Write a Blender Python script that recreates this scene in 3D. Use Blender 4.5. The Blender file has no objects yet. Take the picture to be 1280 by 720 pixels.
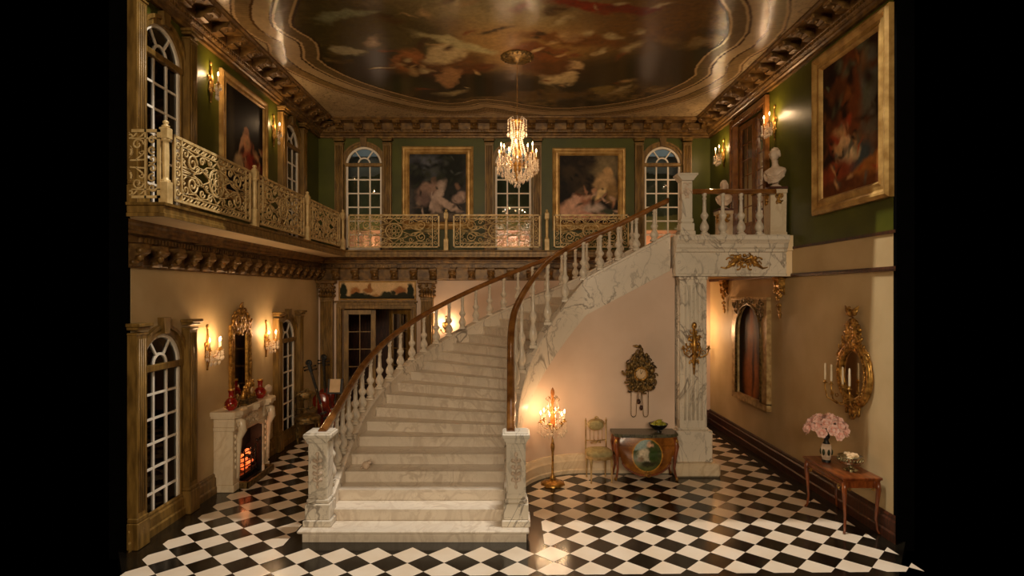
import bpy, math, random
import numpy as np
from mathutils import Matrix, Vector
PI = math.pi
sc = bpy.context.scene
col = sc.collection
random.seed(7)
sin, cos = math.sin, math.cos

# ---------------------------------------------------------------- camera
F = 722.0
cam_d = bpy.data.cameras.new('camera'); cam = bpy.data.objects.new('camera', cam_d); col.objects.link(cam)
cam.location = (0, 0, 3.25); cam.rotation_euler = (PI/2, 0, 0)
cam_d.sensor_width = 36; cam_d.lens = 36*F/1280
cam_d.shift_x = 2/1280; cam_d.shift_y = 7/1280
cam_d.clip_end = 200
sc.camera = cam
sc.view_settings.view_transform = 'Standard'; sc.view_settings.look = 'None'
sc.view_settings.gamma = 1; sc.view_settings.use_curve_mapping = False
sc.view_settings.exposure = 0.0
w = bpy.data.worlds.new('night'); sc.world = w; w.use_nodes = True
w.node_tree.nodes['Background'].inputs[0].default_value = (0, 0, 0, 1)
w.node_tree.nodes['Background'].inputs[1].default_value = 0

# room dimensions in metres
XL, XR, YB, ZC = -4.85, 5.05, 14.6, 7.58
ZF = 4.29            # upper floor

def lin(c):
    return tuple(((x/255)/12.92 if x/255 <= .04045 else ((x/255+.055)/1.055)**2.4) for x in c)

# ---------------------------------------------------------------- mesh builder
class MB:
    def __init__(s):
        s.v = []; s.f = []; s.m = []; s.s = []; s.T = None
    def add(s, vs, fs, m=0, smooth=False):
        b = len(s.v)
        if s.T is not None: vs = [tuple(s.T @ Vector(p)) for p in vs]
        s.v.extend([tuple(p) for p in vs])
        for f in fs:
            s.f.append([b+i for i in f]); s.m.append(m); s.s.append(smooth)
        return s
    def box(s, x0, x1, y0, y1, z0, z1, m=0, bev=0):
        if bev > 0:
            b = bev
            vs = []
            # chamfered box: 24 verts
            X, Y, Z = (x0, x1), (y0, y1), (z0, z1)
            idx = {}
            for i in (0, 1):
                for j in (0, 1):
                    for k in (0, 1):
                        sx, sy, sz = (1-2*i), (1-2*j), (1-2*k)
                        for a in range(3):
                            p = [X[i]+sx*b, Y[j]+sy*b, Z[k]+sz*b]
                            p[a] = (X[i], Y[j], Z[k])[a]
                            idx[i, j, k, a] = len(vs); vs.append(p)
            fs = []
            def q(*ks): fs.append([idx[k] for k in ks])
            for i in (0, 1):
                o = lambda l: l if i else l[::-1]
                q(*o([(i,0,0,0),(i,1,0,0),(i,1,1,0),(i,0,1,0)]))
                q(*o([(0,i,0,1),(0,i,1,1),(1,i,1,1),(1,i,0,1)]))
                q(*o([(0,0,i,2),(1,0,i,2),(1,1,i,2),(0,1,i,2)]))
            for i in (0, 1):
                for j in (0, 1):
                    q((i,j,0,0),(i,j,1,0),(i,j,1,1),(i,j,0,1))
                    q((i,0,j,0),(i,1,j,0),(i,1,j,2),(i,0,j,2))
                    q((0,i,j,1),(1,i,j,1),(1,i,j,2),(0,i,j,2))
                    for k in (0, 1):
                        q((i,j,k,0),(i,j,k,1),(i,j,k,2))
            return s.add(vs, fs, m)
        vs = [(x0,y0,z0),(x1,y0,z0),(x1,y1,z0),(x0,y1,z0),(x0,y0,z1),(x1,y0,z1),(x1,y1,z1),(x0,y1,z1)]
        return s.add(vs, [(0,3,2,1),(4,5,6,7),(0,1,5,4),(1,2,6,5),(2,3,7,6),(3,0,4,7)], m)
    def prism(s, poly, axis, a0, a1, m=0, smooth=False):
        """polygon given in the two other axes, extruded along axis"""
        n = len(poly)
        def P(p, a):
            return {'x': (a, p[0], p[1]), 'y': (p[0], a, p[1]), 'z': (p[0], p[1], a)}[axis]
        vs = [P(p, a0) for p in poly]+[P(p, a1) for p in poly]
        s.add(vs, [tuple(range(n))[::-1], tuple(range(n, 2*n))], m)
        return s.add(vs, [(i, (i+1) % n, n+(i+1) % n, n+i) for i in range(n)], m, smooth)
    def lathe(s, prof, c=(0,0,0), n=16, m=0, smooth=True, flute=0, sq=None, sx=1, sy=1):
        vs = []; k = len(prof)
        for (r, z) in prof:
            for i in range(n):
                a = 2*PI*i/n
                rr = r*(1+(flute if i % 2 else 0))
                vs.append((c[0]+sx*rr*cos(a), c[1]+sy*rr*sin(a), c[2]+z))
        fs = [(j*n+i, j*n+(i+1) % n, (j+1)*n+(i+1) % n, (j+1)*n+i) for j in range(k-1) for i in range(n)]
        s.add(vs, fs, m, smooth)
        s.add(vs[:n], [tuple(range(n))[::-1]], m); s.add(vs[-n:], [tuple(range(n))], m)
        return s
    def tube(s, pts, r, n=6, closed=False, m=0, smooth=True):
        pts = [Vector(p) for p in pts]; k = len(pts)
        if k < 2: return s
        rs = r if isinstance(r, (list, tuple)) else [r]*k
        tg = []
        for i in range(k):
            a = pts[i-1] if (i > 0 or closed) else pts[i]
            b = pts[(i+1) % k] if (i < k-1 or closed) else pts[i]
            t = (b-a); tg.append(t.normalized() if t.length > 1e-9 else Vector((0, 0, 1)))
        u = Vector((0, 0, 1)) if abs(tg[0].z) < .9 else Vector((1, 0, 0))
        u = (u-tg[0]*u.dot(tg[0])).normalized()
        vs = []
        for i in range(k):
            u = u-tg[i]*u.dot(tg[i])
            u = u.normalized() if u.length > 1e-6 else Vector((1, 0, 0))
            v = tg[i].cross(u)
            for j in range(n):
                a = 2*PI*(j+.5)/n
                vs.append(pts[i]+u*(rs[i]*cos(a))+v*(rs[i]*sin(a)))
        fs = []
        for i in range(k if closed else k-1):
            q = (i+1) % k
            for j in range(n):
                fs.append((i*n+j, i*n+(j+1) % n, q*n+(j+1) % n, q*n+j))
        if not closed:
            fs.append(tuple(range(n))[::-1]); fs.append(tuple((k-1)*n+j for j in range(n)))
        return s.add(vs, fs, m, smooth)
    def sweep(s, path, prof, m=0, smooth=False, closed=False):
        """profile (side, up) swept along a path, up stays +Z; side is to the right of travel"""
        k = len(path); n = len(prof); vs = []
        for i in range(k):
            a = Vector(path[max(i-1, 0)]); b = Vector(path[min(i+1, k-1)])
            if closed: a = Vector(path[i-1]); b = Vector(path[(i+1) % k])
            t = b-a; t.z = 0; t.normalize(); sd = Vector((t.y, -t.x, 0))
            for (u, v) in prof: vs.append(Vector(path[i])+sd*u+Vector((0, 0, v)))
        fs = [(i*n+j, i*n+(j+1) % n, ((i+1) % k)*n+(j+1) % n, ((i+1) % k)*n+j) for i in range(k if closed else k-1) for j in range(n)]
        s.add(vs, fs, m, smooth)
        if not closed: s.add(vs[:n], [tuple(range(n))], m); s.add(vs[-n:], [tuple(range(n))[::-1]], m)
        return s
    def ball(s, c, r, n=8, k=6, m=0, sc_=(1,1,1), smooth=True):
        vs = [(c[0], c[1], c[2]-r*sc_[2])]
        for j in range(1, k):
            p = PI*j/k
            for i in range(n):
                a = 2*PI*i/n
                vs.append((c[0]+r*sc_[0]*sin(p)*cos(a), c[1]+r*sc_[1]*sin(p)*sin(a), c[2]-r*sc_[2]*cos(p)))
        vs.append((c[0], c[1], c[2]+r*sc_[2]))
        fs = [(0, 1+(i+1) % n, 1+i) for i in range(n)]
        for j in range(k-2):
            for i in range(n):
                fs.append((1+j*n+i, 1+j*n+(i+1) % n, 1+(j+1)*n+(i+1) % n, 1+(j+1)*n+i))
        L = len(vs)-1; b = 1+(k-2)*n
        fs += [(b+i, b+(i+1) % n, L) for i in range(n)]
        return s.add(vs, fs, m, smooth)
    def octa(s, c, r, h, m=0):
        x, y, z = c
        return s.add([(x+r,y,z),(x,y+r,z),(x-r,y,z),(x,y-r,z),(x,y,z+h),(x,y,z-h)],
                     [(0,1,4),(1,2,4),(2,3,4),(3,0,4),(1,0,5),(2,1,5),(3,2,5),(0,3,5)], m)
    def build(s, name, mats, parent=None, loc=(0,0,0), rot=0):
        me = bpy.data.meshes.new(name)
        me.from_pydata(s.v, [], s.f)
        if not isinstance(mats, (list, tuple)): mats = [mats]
        for m in mats: me.materials.append(m)
        me.polygons.foreach_set('material_index', s.m)
        me.polygons.foreach_set('use_smooth', s.s)
        me.update()
        o = bpy.data.objects.new(name, me); col.objects.link(o)
        o.location = loc; o.rotation_euler = (0, 0, rot)
        if parent: o.parent = parent
        return o

def tag(o, label=None, cat=None, group=None, kind=None):
    if label: o['label'] = label
    if cat: o['category'] = cat
    if group: o['group'] = group
    if kind: o['kind'] = kind
    return o
def empty(name, loc=(0,0,0), rot=0, label=None, cat=None, group=None, kind=None):
    o = bpy.data.objects.new(name, None); col.objects.link(o)
    o.location = loc; o.rotation_euler = (0, 0, rot); o.empty_display_size = .1
    return tag(o, label, cat, group, kind)
def copy_tree(o, parent=None):
    c = o.copy(); col.objects.link(c); c.parent = parent
    for ch in list(o.children): copy_tree(ch, c)
    return c
def dup(o, loc, rot=0, label=None, group=None):
    c = copy_tree(o); c.location = loc; c.rotation_euler = (0, 0, rot)
    if label: c['label'] = label
    if group: c['group'] = group
    return c
def light(name, loc, power, color, r=.03, parent=None):
    d = bpy.data.lights.new(name, 'POINT'); d.energy = power; d.color = color; d.shadow_soft_size = r
    o = bpy.data.objects.new(name, d); col.objects.link(o); o.location = loc
    if parent: o.parent = parent
    return o

# ---------------------------------------------------------------- materials
def newmat(name):
    m = bpy.data.materials.new(name); m.use_nodes = True
    return m, m.node_tree, m.node_tree.nodes['Principled BSDF']
def ramp(nt, fac, stops):
    r = nt.nodes.new('ShaderNodeValToRGB'); e = r.color_ramp.elements
    while len(e) < len(stops): e.new(.5)
    for i, (p, c) in enumerate(stops):
        e[i].position = p; e[i].color = (*c, 1)
    nt.links.new(fac, r.inputs[0]); return r.outputs[0]
def noise(nt, scale, detail=4, rough=.5, dist=0, coord='Object', stretch=None):
    tc = nt.nodes.new('ShaderNodeTexCoord'); out = tc.outputs[coord]
    if stretch:
        mp = nt.nodes.new('ShaderNodeMapping'); mp.inputs['Scale'].default_value = stretch
        nt.links.new(out, mp.inputs[0]); out = mp.outputs[0]
    n = nt.nodes.new('ShaderNodeTexNoise'); n.inputs['Scale'].default_value = scale
    n.inputs['Detail'].default_value = detail; n.inputs['Roughness'].default_value = rough
    n.inputs['Distortion'].default_value = dist
    nt.links.new(out, n.inputs['Vector']); return n.outputs[0]
def bump(nt, b, fac, strength=.2, dist=.02):
    bp = nt.nodes.new('ShaderNodeBump'); bp.inputs['Strength'].default_value = strength
    bp.inputs['Distance'].default_value = dist
    nt.links.new(fac, bp.inputs['Height']); nt.links.new(bp.outputs[0], b.inputs['Normal'])
def simple(name, c1, c2=None, rough=.5, metal=0, scale=6, bmp=0, stretch=None, spec=.5, detail=4, dist=0, coat=0, bscale=None, bdist=.01):
    m, nt, b = newmat(name)
    c1 = lin(c1); c2 = lin(c2) if c2 else tuple(x*.75 for x in c1)
    f = noise(nt, scale, detail, dist=dist, stretch=stretch)
    nt.links.new(ramp(nt, f, [(.35, c2), (.65, c1)]), b.inputs['Base Color'])
    b.inputs['Roughness'].default_value = rough; b.inputs['Metallic'].default_value = metal
    b.inputs['Specular IOR Level'].default_value = spec; b.inputs['Coat Weight'].default_value = coat
    if bmp: bump(nt, b, noise(nt, bscale or scale*3, 5, stretch=stretch), bmp, bdist)
    return m
def marble(name, base, vein, scale=1.6, width=.035, rough=.25, amount=1.0):
    m, nt, b = newmat(name)
    f1 = noise(nt, scale*.8, 4, .5, 2.2, stretch=(1,1,.6)); f2 = noise(nt, scale*2.2, 4, .5, 1.5, stretch=(1,1,.6)); f3 = noise(nt, scale*.8, 3)
    base = lin(base); vein = lin(vein); dk = tuple(x*.86 for x in base)
    v1 = ramp(nt, f1, [(.5-width*2, (0,0,0)), (.5-width*.3, (1,1,1)), (.5+width*.3, (1,1,1)), (.5+width*2, (0,0,0))])
    v2 = ramp(nt, f2, [(.5-width, (0,0,0)), (.5, (.6,.6,.6)), (.5+width, (0,0,0))])
    mk = ramp(nt, f3, [(.35, (.3,.3,.3)), (.65, (1,1,1))])
    mx = nt.nodes.new('ShaderNodeMath'); mx.operation = 'MAXIMUM'
    nt.links.new(v1, mx.inputs[0]); nt.links.new(v2, mx.inputs[1])
    mu = nt.nodes.new('ShaderNodeMath'); mu.operation = 'MULTIPLY'
    nt.links.new(mx.outputs[0], mu.inputs[0]); nt.links.new(mk, mu.inputs[1])
    mu2 = nt.nodes.new('ShaderNodeMath'); mu2.operation = 'MULTIPLY'; mu2.inputs[1].default_value = amount
    nt.links.new(mu.outputs[0], mu2.inputs[0])
    mix = nt.nodes.new('ShaderNodeMix'); mix.data_type = 'RGBA'
    bc = ramp(nt, f3, [(.3, dk), (.7, base)])
    nt.links.new(mu2.outputs[0], mix.inputs['Factor']); nt.links.new(bc, mix.inputs['A'])
    mix.inputs['B'].default_value = (*vein, 1)
    nt.links.new(mix.outputs['Result'], b.inputs['Base Color'])
    b.inputs['Roughness'].default_value = rough
    return m
def emit(name, c, s):
    m, nt, b = newmat(name)
    b.inputs['Base Color'].default_value = (1, .9, .7, 1)
    b.inputs['Emission Color'].default_value = (*c, 1); b.inputs['Emission Strength'].default_value = s
    return m
def painted(name, rough=.45, coat=0, bmp=0, bstretch=None, spec=.5):
    m, nt, b = newmat(name)
    a = nt.nodes.new('ShaderNodeVertexColor'); a.layer_name = 'Col'
    nt.links.new(a.outputs[0], b.inputs['Base Color'])
    b.inputs['Roughness'].default_value = rough; b.inputs['Coat Weight'].default_value = coat
    b.inputs['Specular IOR Level'].default_value = spec
    if bmp: bump(nt, b, noise(nt, 9, 3, stretch=bstretch), bmp, .02)
    return m

M = {}
M['gold_wood'] = simple('antique_gold_paint', (142,108,50), (96,70,26), rough=.42, metal=.15, scale=5, stretch=(3,3,.6), bmp=.15)
M['cornice'] = simple('dull_gilt_plaster', (134,100,50), (84,58,26), rough=.4, metal=.2, scale=8, bmp=.3, bdist=.01)
M['gilt'] = simple('gilt_metal', (214,164,82), (120,84,36), rough=.32, metal=.75, scale=16, bmp=.3)
M['gilt_dark'] = simple('tarnished_gilt', (140,110,58), (54,42,22), rough=.4, metal=.55, scale=18, bmp=.4)
M['frame_gold'] = simple('pale_gold_frame', (206,166,98), (156,116,58), rough=.38, metal=.3, scale=5, bmp=.2)
M['green'] = simple('olive_green_silk', (84,86,20), (68,70,15), rough=.42, spec=.3, scale=1.3, bmp=.08, stretch=(1,1,1), bscale=60, bdist=.004)
M['cream'] = simple('cream_wall_paper', (204,178,132), (186,158,112), rough=.6, scale=1.1, bmp=.06, bscale=40, bdist=.004)
M['plaster'] = simple('blush_plaster', (222,196,174), (212,184,160), rough=.6, scale=1.2)
M['soffit'] = simple('pale_soffit', (244,218,174), (236,206,160), rough=.6, scale=1.5)
M['marble'] = marble('veined_marble', (232,220,200), (104,90,76), 1.7, .014, amount=.8)
M['marble_turned'] = marble('turned_marble', (232,218,196), (150,134,116), 1.2, .012, amount=.55)
M['marble_step'] = marble('pale_step_marble', (236,222,202), (178,156,132), 2.2, .03, rough=.28, amount=.5)
M['marble_band'] = marble('stringer_marble', (230,216,196), (112,98,84), 1.2, .012, amount=.8)
M['marble_cream'] = marble('cream_mantel_marble', (232,212,180), (190,160,120), 2, .03, amount=.5)
M['stone'] = simple('bust_plaster', (224,202,178), (196,170,144), rough=.5, scale=10)
M['railwood'] = simple('polished_rail_wood', (140,92,42), (104,62,24), rough=.25, scale=3, stretch=(2,2,2), coat=.4)
M['darkwood'] = simple('dark_stained_wood', (82,42,22), (44,20,10), rough=.4, scale=4, stretch=(6,1,1))
M['tablewood'] = simple('red_brown_mahogany', (146,76,32), (96,44,16), rough=.3, scale=5, stretch=(1,4,1), coat=.4)
M['iron_cream'] = simple('cream_gold_ironwork', (222,192,134), (186,154,98), rough=.45, metal=.1, scale=8)
M['white'] = simple('white_window_paint', (250,240,222), (240,226,204), rough=.4, scale=5)
M['black_tile'] = simple('black_floor_tile', (30,26,19), (18,14,10), rough=.16, scale=3)
M['white_tile'] = simple('white_floor_tile', (238,222,200), (228,208,182), rough=.22, scale=2)
M['black'] = simple('black_iron', (14,12,11), (8,7,6), rough=.5, scale=5)
M['velvet'] = simple('flat_black_edging', (3,3,3), (2,2,2), rough=1, spec=.05)
M['candle'] = simple('candle_wax', (240,226,200), (226,206,172), rough=.5)
M['flame'] = emit('candle_flame', (1, .62, .28), 30)
M['coal'] = emit('glowing_coal', (1, .12, .02), .9)
M['red'] = simple('oxblood_glaze', (150,30,18), (92,12,8), rough=.15, scale=9)
M['cello'] = simple('red_varnish', (140,44,18), (84,20,8), rough=.2, scale=3, coat=.5)
M['sage'] = simple('sage_upholstery', (176,160,112), (150,134,88), rough=.75, scale=20)
M['ivory'] = simple('ivory_gilt_paint', (206,176,122), (150,116,66), rough=.4, scale=9, metal=.2)
M['pink'] = simple('pink_petals', (255,226,214), (246,196,182), rough=.6, scale=14)
M['leaf'] = simple('dark_leaves', (48,60,26), (26,34,14), rough=.6, scale=10)
M['pear'] = simple('green_fruit', (176,170,56), (134,136,36), rough=.35, scale=7)
M['silver'] = simple('tarnished_silver', (206,196,160), (120,108,72), rough=.2, metal=.9, scale=16, bmp=.4)
M['paper'] = simple('cream_paper', (226,196,156), (206,172,128), rough=.7)
M['mirror'] = simple('mirror_silver', (225,218,200), (205,196,176), rough=.06, metal=1, scale=2)
M['ember_iron'] = simple('grate_iron', (26,20,16), (12,10,8), rough=.4)
M['amber'] = simple('amber_crystal_body', (236,160,90), (190,110,50), rough=.2, metal=.3)
def crystal(name, c):
    m, nt, b = newmat(name)
    b.inputs['Base Color'].default_value = (*lin(c), 1)
    b.inputs['Roughness'].default_value = .12
    b.inputs['Transmission Weight'].default_value = .2
    b.inputs['Subsurface Weight'].default_value = 0
    nt.nodes.remove(nt.nodes['Material Output']) if False else None
    return m
M['crystal'] = crystal('cut_crystal', (255,236,212))
def glassmat():
    m, nt, b = newmat('window_glass')
    out = nt.nodes['Material Output']; nt.nodes.remove(b)
    tr = nt.nodes.new('ShaderNodeBsdfTransparent'); tr.inputs[0].default_value = (.93, .93, .9, 1)
    gl = nt.nodes.new('ShaderNodeBsdfGlossy'); gl.inputs['Roughness'].default_value = .03
    lw = nt.nodes.new('ShaderNodeFresnel'); lw.inputs[0].default_value = 1.5
    mx = nt.nodes.new('ShaderNodeMixShader')
    nt.links.new(lw.outputs[0], mx.inputs[0]); nt.links.new(tr.outputs[0], mx.inputs[1]); nt.links.new(gl.outputs[0], mx.inputs[2])
    nt.links.new(mx.outputs[0], out.inputs[0])
    return m
M['glass'] = glassmat()

# ---------------------------------------------------------------- paint on flat things (pigment per vertex)
def vnoise(x, y, seed=0):
    xi = np.floor(x).astype(np.int64); yi = np.floor(y).astype(np.int64)
    xf = x-xi; yf = y-yi; u = xf*xf*(3-2*xf); v = yf*yf*(3-2*yf)
    def h(a, b):
        n = (a*374761393+b*668265263+seed*974711) & 0xffffffff
        n = ((n ^ (n >> 13))*1274126177) & 0xffffffff
        return ((n ^ (n >> 16)) & 0xffff)/65535.0
    return (h(xi, yi)*(1-u)+h(xi+1, yi)*u)*(1-v)+(h(xi, yi+1)*(1-u)+h(xi+1, yi+1)*u)*v
def fbm(x, y, seed=0, o=5):
    s = 0; a = .5; t = 0
    for i in range(o):
        s = s+a*vnoise(x*2**i, y*2**i, seed+i*17); t += a; a *= .55
    return s/t
def L3(c): return np.array(lin(c))
def dabs(seed, n, x0, x1, y0, y1, r, cols):
    rnd = random.Random(seed); out = []
    for _ in range(n):
        q = rnd.uniform(.5, 1.5)*r
        out.append((rnd.uniform(x0, x1), rnd.uniform(y0, y1), q*rnd.uniform(.6, 1.8), q*rnd.uniform(.3, .8), rnd.uniform(0, 180), rnd.choice(cols), 1.1))
    return out
def paint(x, y, bg, blobs, seed=1, warp=.12, wf=3.0):
    """bg: list of (threshold, colour) over cloudy noise; blobs: (cx,cy,rx,ry,deg,colour,soft)"""
    wx = x+warp*(fbm(x*wf, y*wf, seed+50)-.5)*2; wy = y+warp*(fbm(x*wf, y*wf, seed+90)-.5)*2
    n = fbm(x*2.2+3, y*2.2, seed)
    n = np.clip((n-.25)/.5, 0, 1)
    ps = [b[0] for b in bg]; cs = np.array([L3(b[1]) for b in bg])
    out = np.stack([np.interp(n, ps, cs[:, k]) for k in range(3)], -1)
    for i, (cx, cy, rx, ry, dg, c, soft) in enumerate(blobs):
        a = math.radians(dg); dx = wx-cx; dy = wy-cy
        u = (dx*cos(a)+dy*sin(a))/rx; v = (-dx*sin(a)+dy*cos(a))/ry
        d = np.sqrt(u*u+v*v)
        k = np.clip((1+soft-d)/(2*soft), 0, 1); k = k*k*(3-2*k)
        tx = .72+.56*fbm(x*14, y*14, seed+i*3, 3)
        cc = L3(c)[None, :]*tx[..., None]
        out = out*(1-k[..., None])+cc*k[..., None]
    g = .8+.4*fbm(x*30, y*30, seed+7, 3)
    return out*g[..., None]
def painted_grid(name, mat, P, nu, nv, colour, parent=None, loc=(0,0,0), rot=0):
    """P(u,v)->xyz arrays for u,v in 0..1; colour(u,v)->rgb"""
    u, v = np.meshgrid(np.linspace(0, 1, nu), np.linspace(0, 1, nv))
    u = u.ravel(); v = v.ravel()
    X, Y, Z = P(u, v)
    co = np.stack([X+0*u, Y+0*u, Z+0*u], -1)
    i = (np.arange(nv-1)[:, None]*nu+np.arange(nu-1)[None, :]).ravel()
    fs = np.stack([i, i+1, i+nu+1, i+nu], -1)
    me = bpy.data.meshes.new(name)
    me.vertices.add(len(co)); me.vertices.foreach_set('co', co.ravel().astype(np.float32))
    me.loops.add(fs.size); me.loops.foreach_set('vertex_index', fs.ravel().astype(np.int32))
    me.polygons.add(len(fs)); me.polygons.foreach_set('loop_start', (np.arange(len(fs))*4).astype(np.int32))
    me.update(calc_edges=True)
    rgb = np.clip(colour(u, v), 0, 1)
    at = me.color_attributes.new('Col', 'FLOAT_COLOR', 'POINT')
    at.data.foreach_set('color', np.concatenate([rgb, np.ones((len(rgb), 1))], -1).ravel().astype(np.float32))
    me.materials.append(mat)
    o = bpy.data.objects.new(name, me); col.objects.link(o); o.location = loc; o.rotation_euler = (0, 0, rot)
    if parent: o.parent = parent
    return o
M['canvas'] = painted('varnished_canvas', rough=.6, spec=.2)
M['ceiling_paint'] = painted('glossy_ceiling_print', rough=.2, bmp=.22, bstretch=(.25, 9, 1))
M['panorama'] = painted('painted_panorama', rough=.8)

# ---------------------------------------------------------------- ornament helpers
def spiral(c, r0, turns, a0, plane='xz', d=1, n=None, r1=.15):
    """points from the outside in"""
    n = n or max(8, int(turns*14)); out = []
    for i in range(n+1):
        t = i/n; r = r0*(1-t*(1-r1)); a = a0+d*2*PI*turns*t
        p, q = r*cos(a), r*sin(a)
        out.append((c[0]+p, c[1], c[2]+q) if plane == 'xz' else (c[0]+p, c[1]+q, c[2]))
    return out
def foliage(mb, cx, cz, wx, wz, n, y=-.03, r=.02, seed=1, mirror=True, m=0):
    """gilded leaf and scroll carving filling an oval field"""
    rnd = random.Random(seed)
    for i in range(n):
        a = rnd.uniform(0, 2*PI); q = math.sqrt(rnd.random())
        x = wx*q*cos(a); z = wz*q*sin(a); rr = r*rnd.uniform(.7, 1.6)
        for s in ((1, -1) if mirror else (1,)):
            if rnd.random() < .55:
                pts = spiral((cx+s*x, y, cz+z), rr*1.8, rnd.uniform(.6, 1.2), a if s > 0 else PI-a, d=s)
                mb.tube(pts, [rr*.45*(1-.5*k/len(pts)) for k in range(len(pts))], 5, m=m)
            else:
                mb.ball((cx+s*x, y, cz+z), rr, 6, 4, m, (1, .8, 1.3))
# light strengths in watts
P_UL, P_LL, P_UR, P_BK, P_HID = 17, 26, 26, 14, 75
P_CH, P_FL = 90, 32
P_FRONT, P_FILL, P_PAN, P_HALL = 950, 1000, 16, 5
sc.view_settings.exposure = 0.05
# ================================================================ the setting
ROT = {'back': 0, 'left': PI/2, 'right': -PI/2}
def wall_loc(side, s=0, z=0):
    return {'back': (s, YB, z), 'left': (XL, s, z), 'right': (XR, s, z)}[side]

def arc(cx, cz, r, a0, a1, n):
    return [(cx+r*cos(a0+(a1-a0)*i/n), cz+r*sin(a0+(a1-a0)*i/n)) for i in range(n+1)]
def wall_piece(mb, s0, s1, z0, z1, ops, m=0, th=.22):
    """a stretch of wall in its own frame (x along, front face at y=0) with arched or square openings"""
    cur = s0
    for op in sorted(ops):
        c, hw, zb, zs = op[:4]; rect = len(op) > 4
        if c-hw > cur: mb.box(cur, c-hw, 0, th, z0, z1, m)
        if zb > z0: mb.box(c-hw, c+hw, 0, th, z0, zb, m)
        if rect: mb.box(c-hw, c+hw, 0, th, zs, z1, m)
        else:
            for sgn in (-1, 1):
                a = arc(c, zs, hw, PI/2, PI if sgn < 0 else 0, 14)
                mb.prism(a+[(c+sgn*hw, z1), (c, z1)] if sgn < 0 else (a+[(c+hw, z1), (c, z1)])[::-1], 'y', 0, th, m)
        cur = c+hw
    mb.box(cur, s1, 0, th, z0, z1, m)

WHW = .46
LW = [8.02, 12.5]; LWU = [8.02, 12.74]
BW = [-3.70, .07, 3.84]
SPR_L, SPR_U = 2.24, 6.5

wl = MB()
wall_piece(wl, 7.38, YB+.2, -.05, 4.2, [(c, WHW, .15, SPR_L) for c in LW], 0)
wall_piece(wl, 7.38, YB+.2, 4.2, ZC+.05, [(c, WHW, 4.34, SPR_U) for c in LWU], 1)
tag(wl.build('wall_left', [M['cream'], M['green']], None, wall_loc('left'), ROT['left']), kind='structure')
wr = MB()
wall_piece(wr, -(YB+.2), -7.62, -.05, 4.06, [], 0)
wall_piece(wr, -(YB+.2), -7.62, 4.06, ZC+.05, [(-12.17, .84, 4.3, 7.0, 'r')], 1)
tag(wr.build('wall_right', [M['cream'], M['green']], None, wall_loc('right'), ROT['right']), kind='structure')
wb = MB()
DX0, DX1, DZ = -4.26, -2.50, 2.86
wall_piece(wb, XL-.2, XR+.2, -.05, 4.2, [((DX0+DX1)/2, (DX1-DX0)/2, -.02, DZ, 'r')], 0)
wall_piece(wb, XL-.2, XR+.2, 4.2, ZC+.05, [(c, WHW, 4.34, SPR_U) for c in BW], 1)
tag(wb.build('wall_back', [M['plaster'], M['green']], None, wall_loc('back'), 0), kind='structure')

# ---- floor: black stone slab with white tiles set diagonally, the pattern turned a little off the room
AL = .019; PX, PY = .08, 7.2; WX, WY = .442, .434
def to_w(x, y): return (PX+(x-PX)*cos(AL)-(y-PY)*sin(AL), PY+(x-PX)*sin(AL)+(y-PY)*cos(AL))
def clip(poly, nx, ny, d):
    """keep nx*x+ny*y <= d"""
    out = []
    for i in range(len(poly)):
        a, b = poly[i-1], poly[i]
        da, db = nx*a[0]+ny*a[1]-d, nx*b[0]+ny*b[1]-d
        if (da <= 0) != (db <= 0):
            t = da/(da-db); out.append((a[0]+t*(b[0]-a[0]), a[1]+t*(b[1]-a[1])))
        if db <= 0: out.append(b)
    return out
CX, CY = 1.38, 9.23
fl = MB()
FY0 = 6.5
fl.prism([(-4.36, FY0), (4.36, FY0), (XR+.15, 7.6), (XR+.15, YB+.15), (XL-.15, YB+.15), (XL-.15, 7.36)], 'z', -.12, 0, 0)
Z1 = .003
for j in range(-2, 18):
    for i in range(-26, 26):
        cx = PX+i*WX; cy = PY+j*WY
        p = [(cx-WX/2, cy), (cx, cy-WY/2), (cx+WX/2, cy), (cx, cy+WY/2)]
        for (nx, ny, d) in ((-1, 0, 4.50), (1, 0, 4.83), (0, -1, -6.66), (0, 1, 14.2)):
            p = clip(p, nx, ny, d) if p else p
        if len(p) < 3: continue
        p = [to_w(*q) for q in p]; c = to_w(cx, cy); x, y = c
        hp = []
        if y < 7.45: 
            if -3.1 < x < .5 : hp.append((0, 1, 7.425))
        elif x < 1.38 and (x < -2.0 or y > 9.23 and math.hypot(x-CX, y-CY) > 3.9):
            if y < CY: hp.append((1, 0, -2.93))
            else:
                d = math.hypot(x-CX, y-CY); ux, uy = (x-CX)/d, (y-CY)/d
                hp.append((-ux, -uy, -(4.33+ux*CX+uy*CY)))
        elif x >= 1.38 and y > 13 and x < 3.2: hp.append((0, -1, -13.5))
        elif y < CY: hp.append((-1, 0, -(.44 if y < 8.4 else .34 if y < 8.9 else .28)))
        elif x < 1.38 and math.hypot(x-CX, y-CY) < 1.5:
            d = math.hypot(x-CX, y-CY) or 1e-6; ux, uy = (x-CX)/d, (y-CY)/d
            hp.append((ux, uy, 1.13+ux*CX+uy*CY))
            hp.append((-1, 0, -.27))
        elif x < 2.8: hp.append((0, 1, 10.36))
        elif x < 3.78 and y < 11.05:
            if y < 10.6 and x < 3.6: hp.append((0, 1, 10.1))
            else: hp.append((-1, 0, -3.8))
        elif x < 3.2 and y < 13.3: continue
        for h in hp: p = clip(p, *h) if p else p
        if len(p) < 3: continue
        n = len(p)
        fl.add([(a, b, Z1) for a, b in p], [tuple(range(n))], 1)
tag(fl.build('floor', [M['black_tile'], M['white_tile']]), kind='structure')

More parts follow.
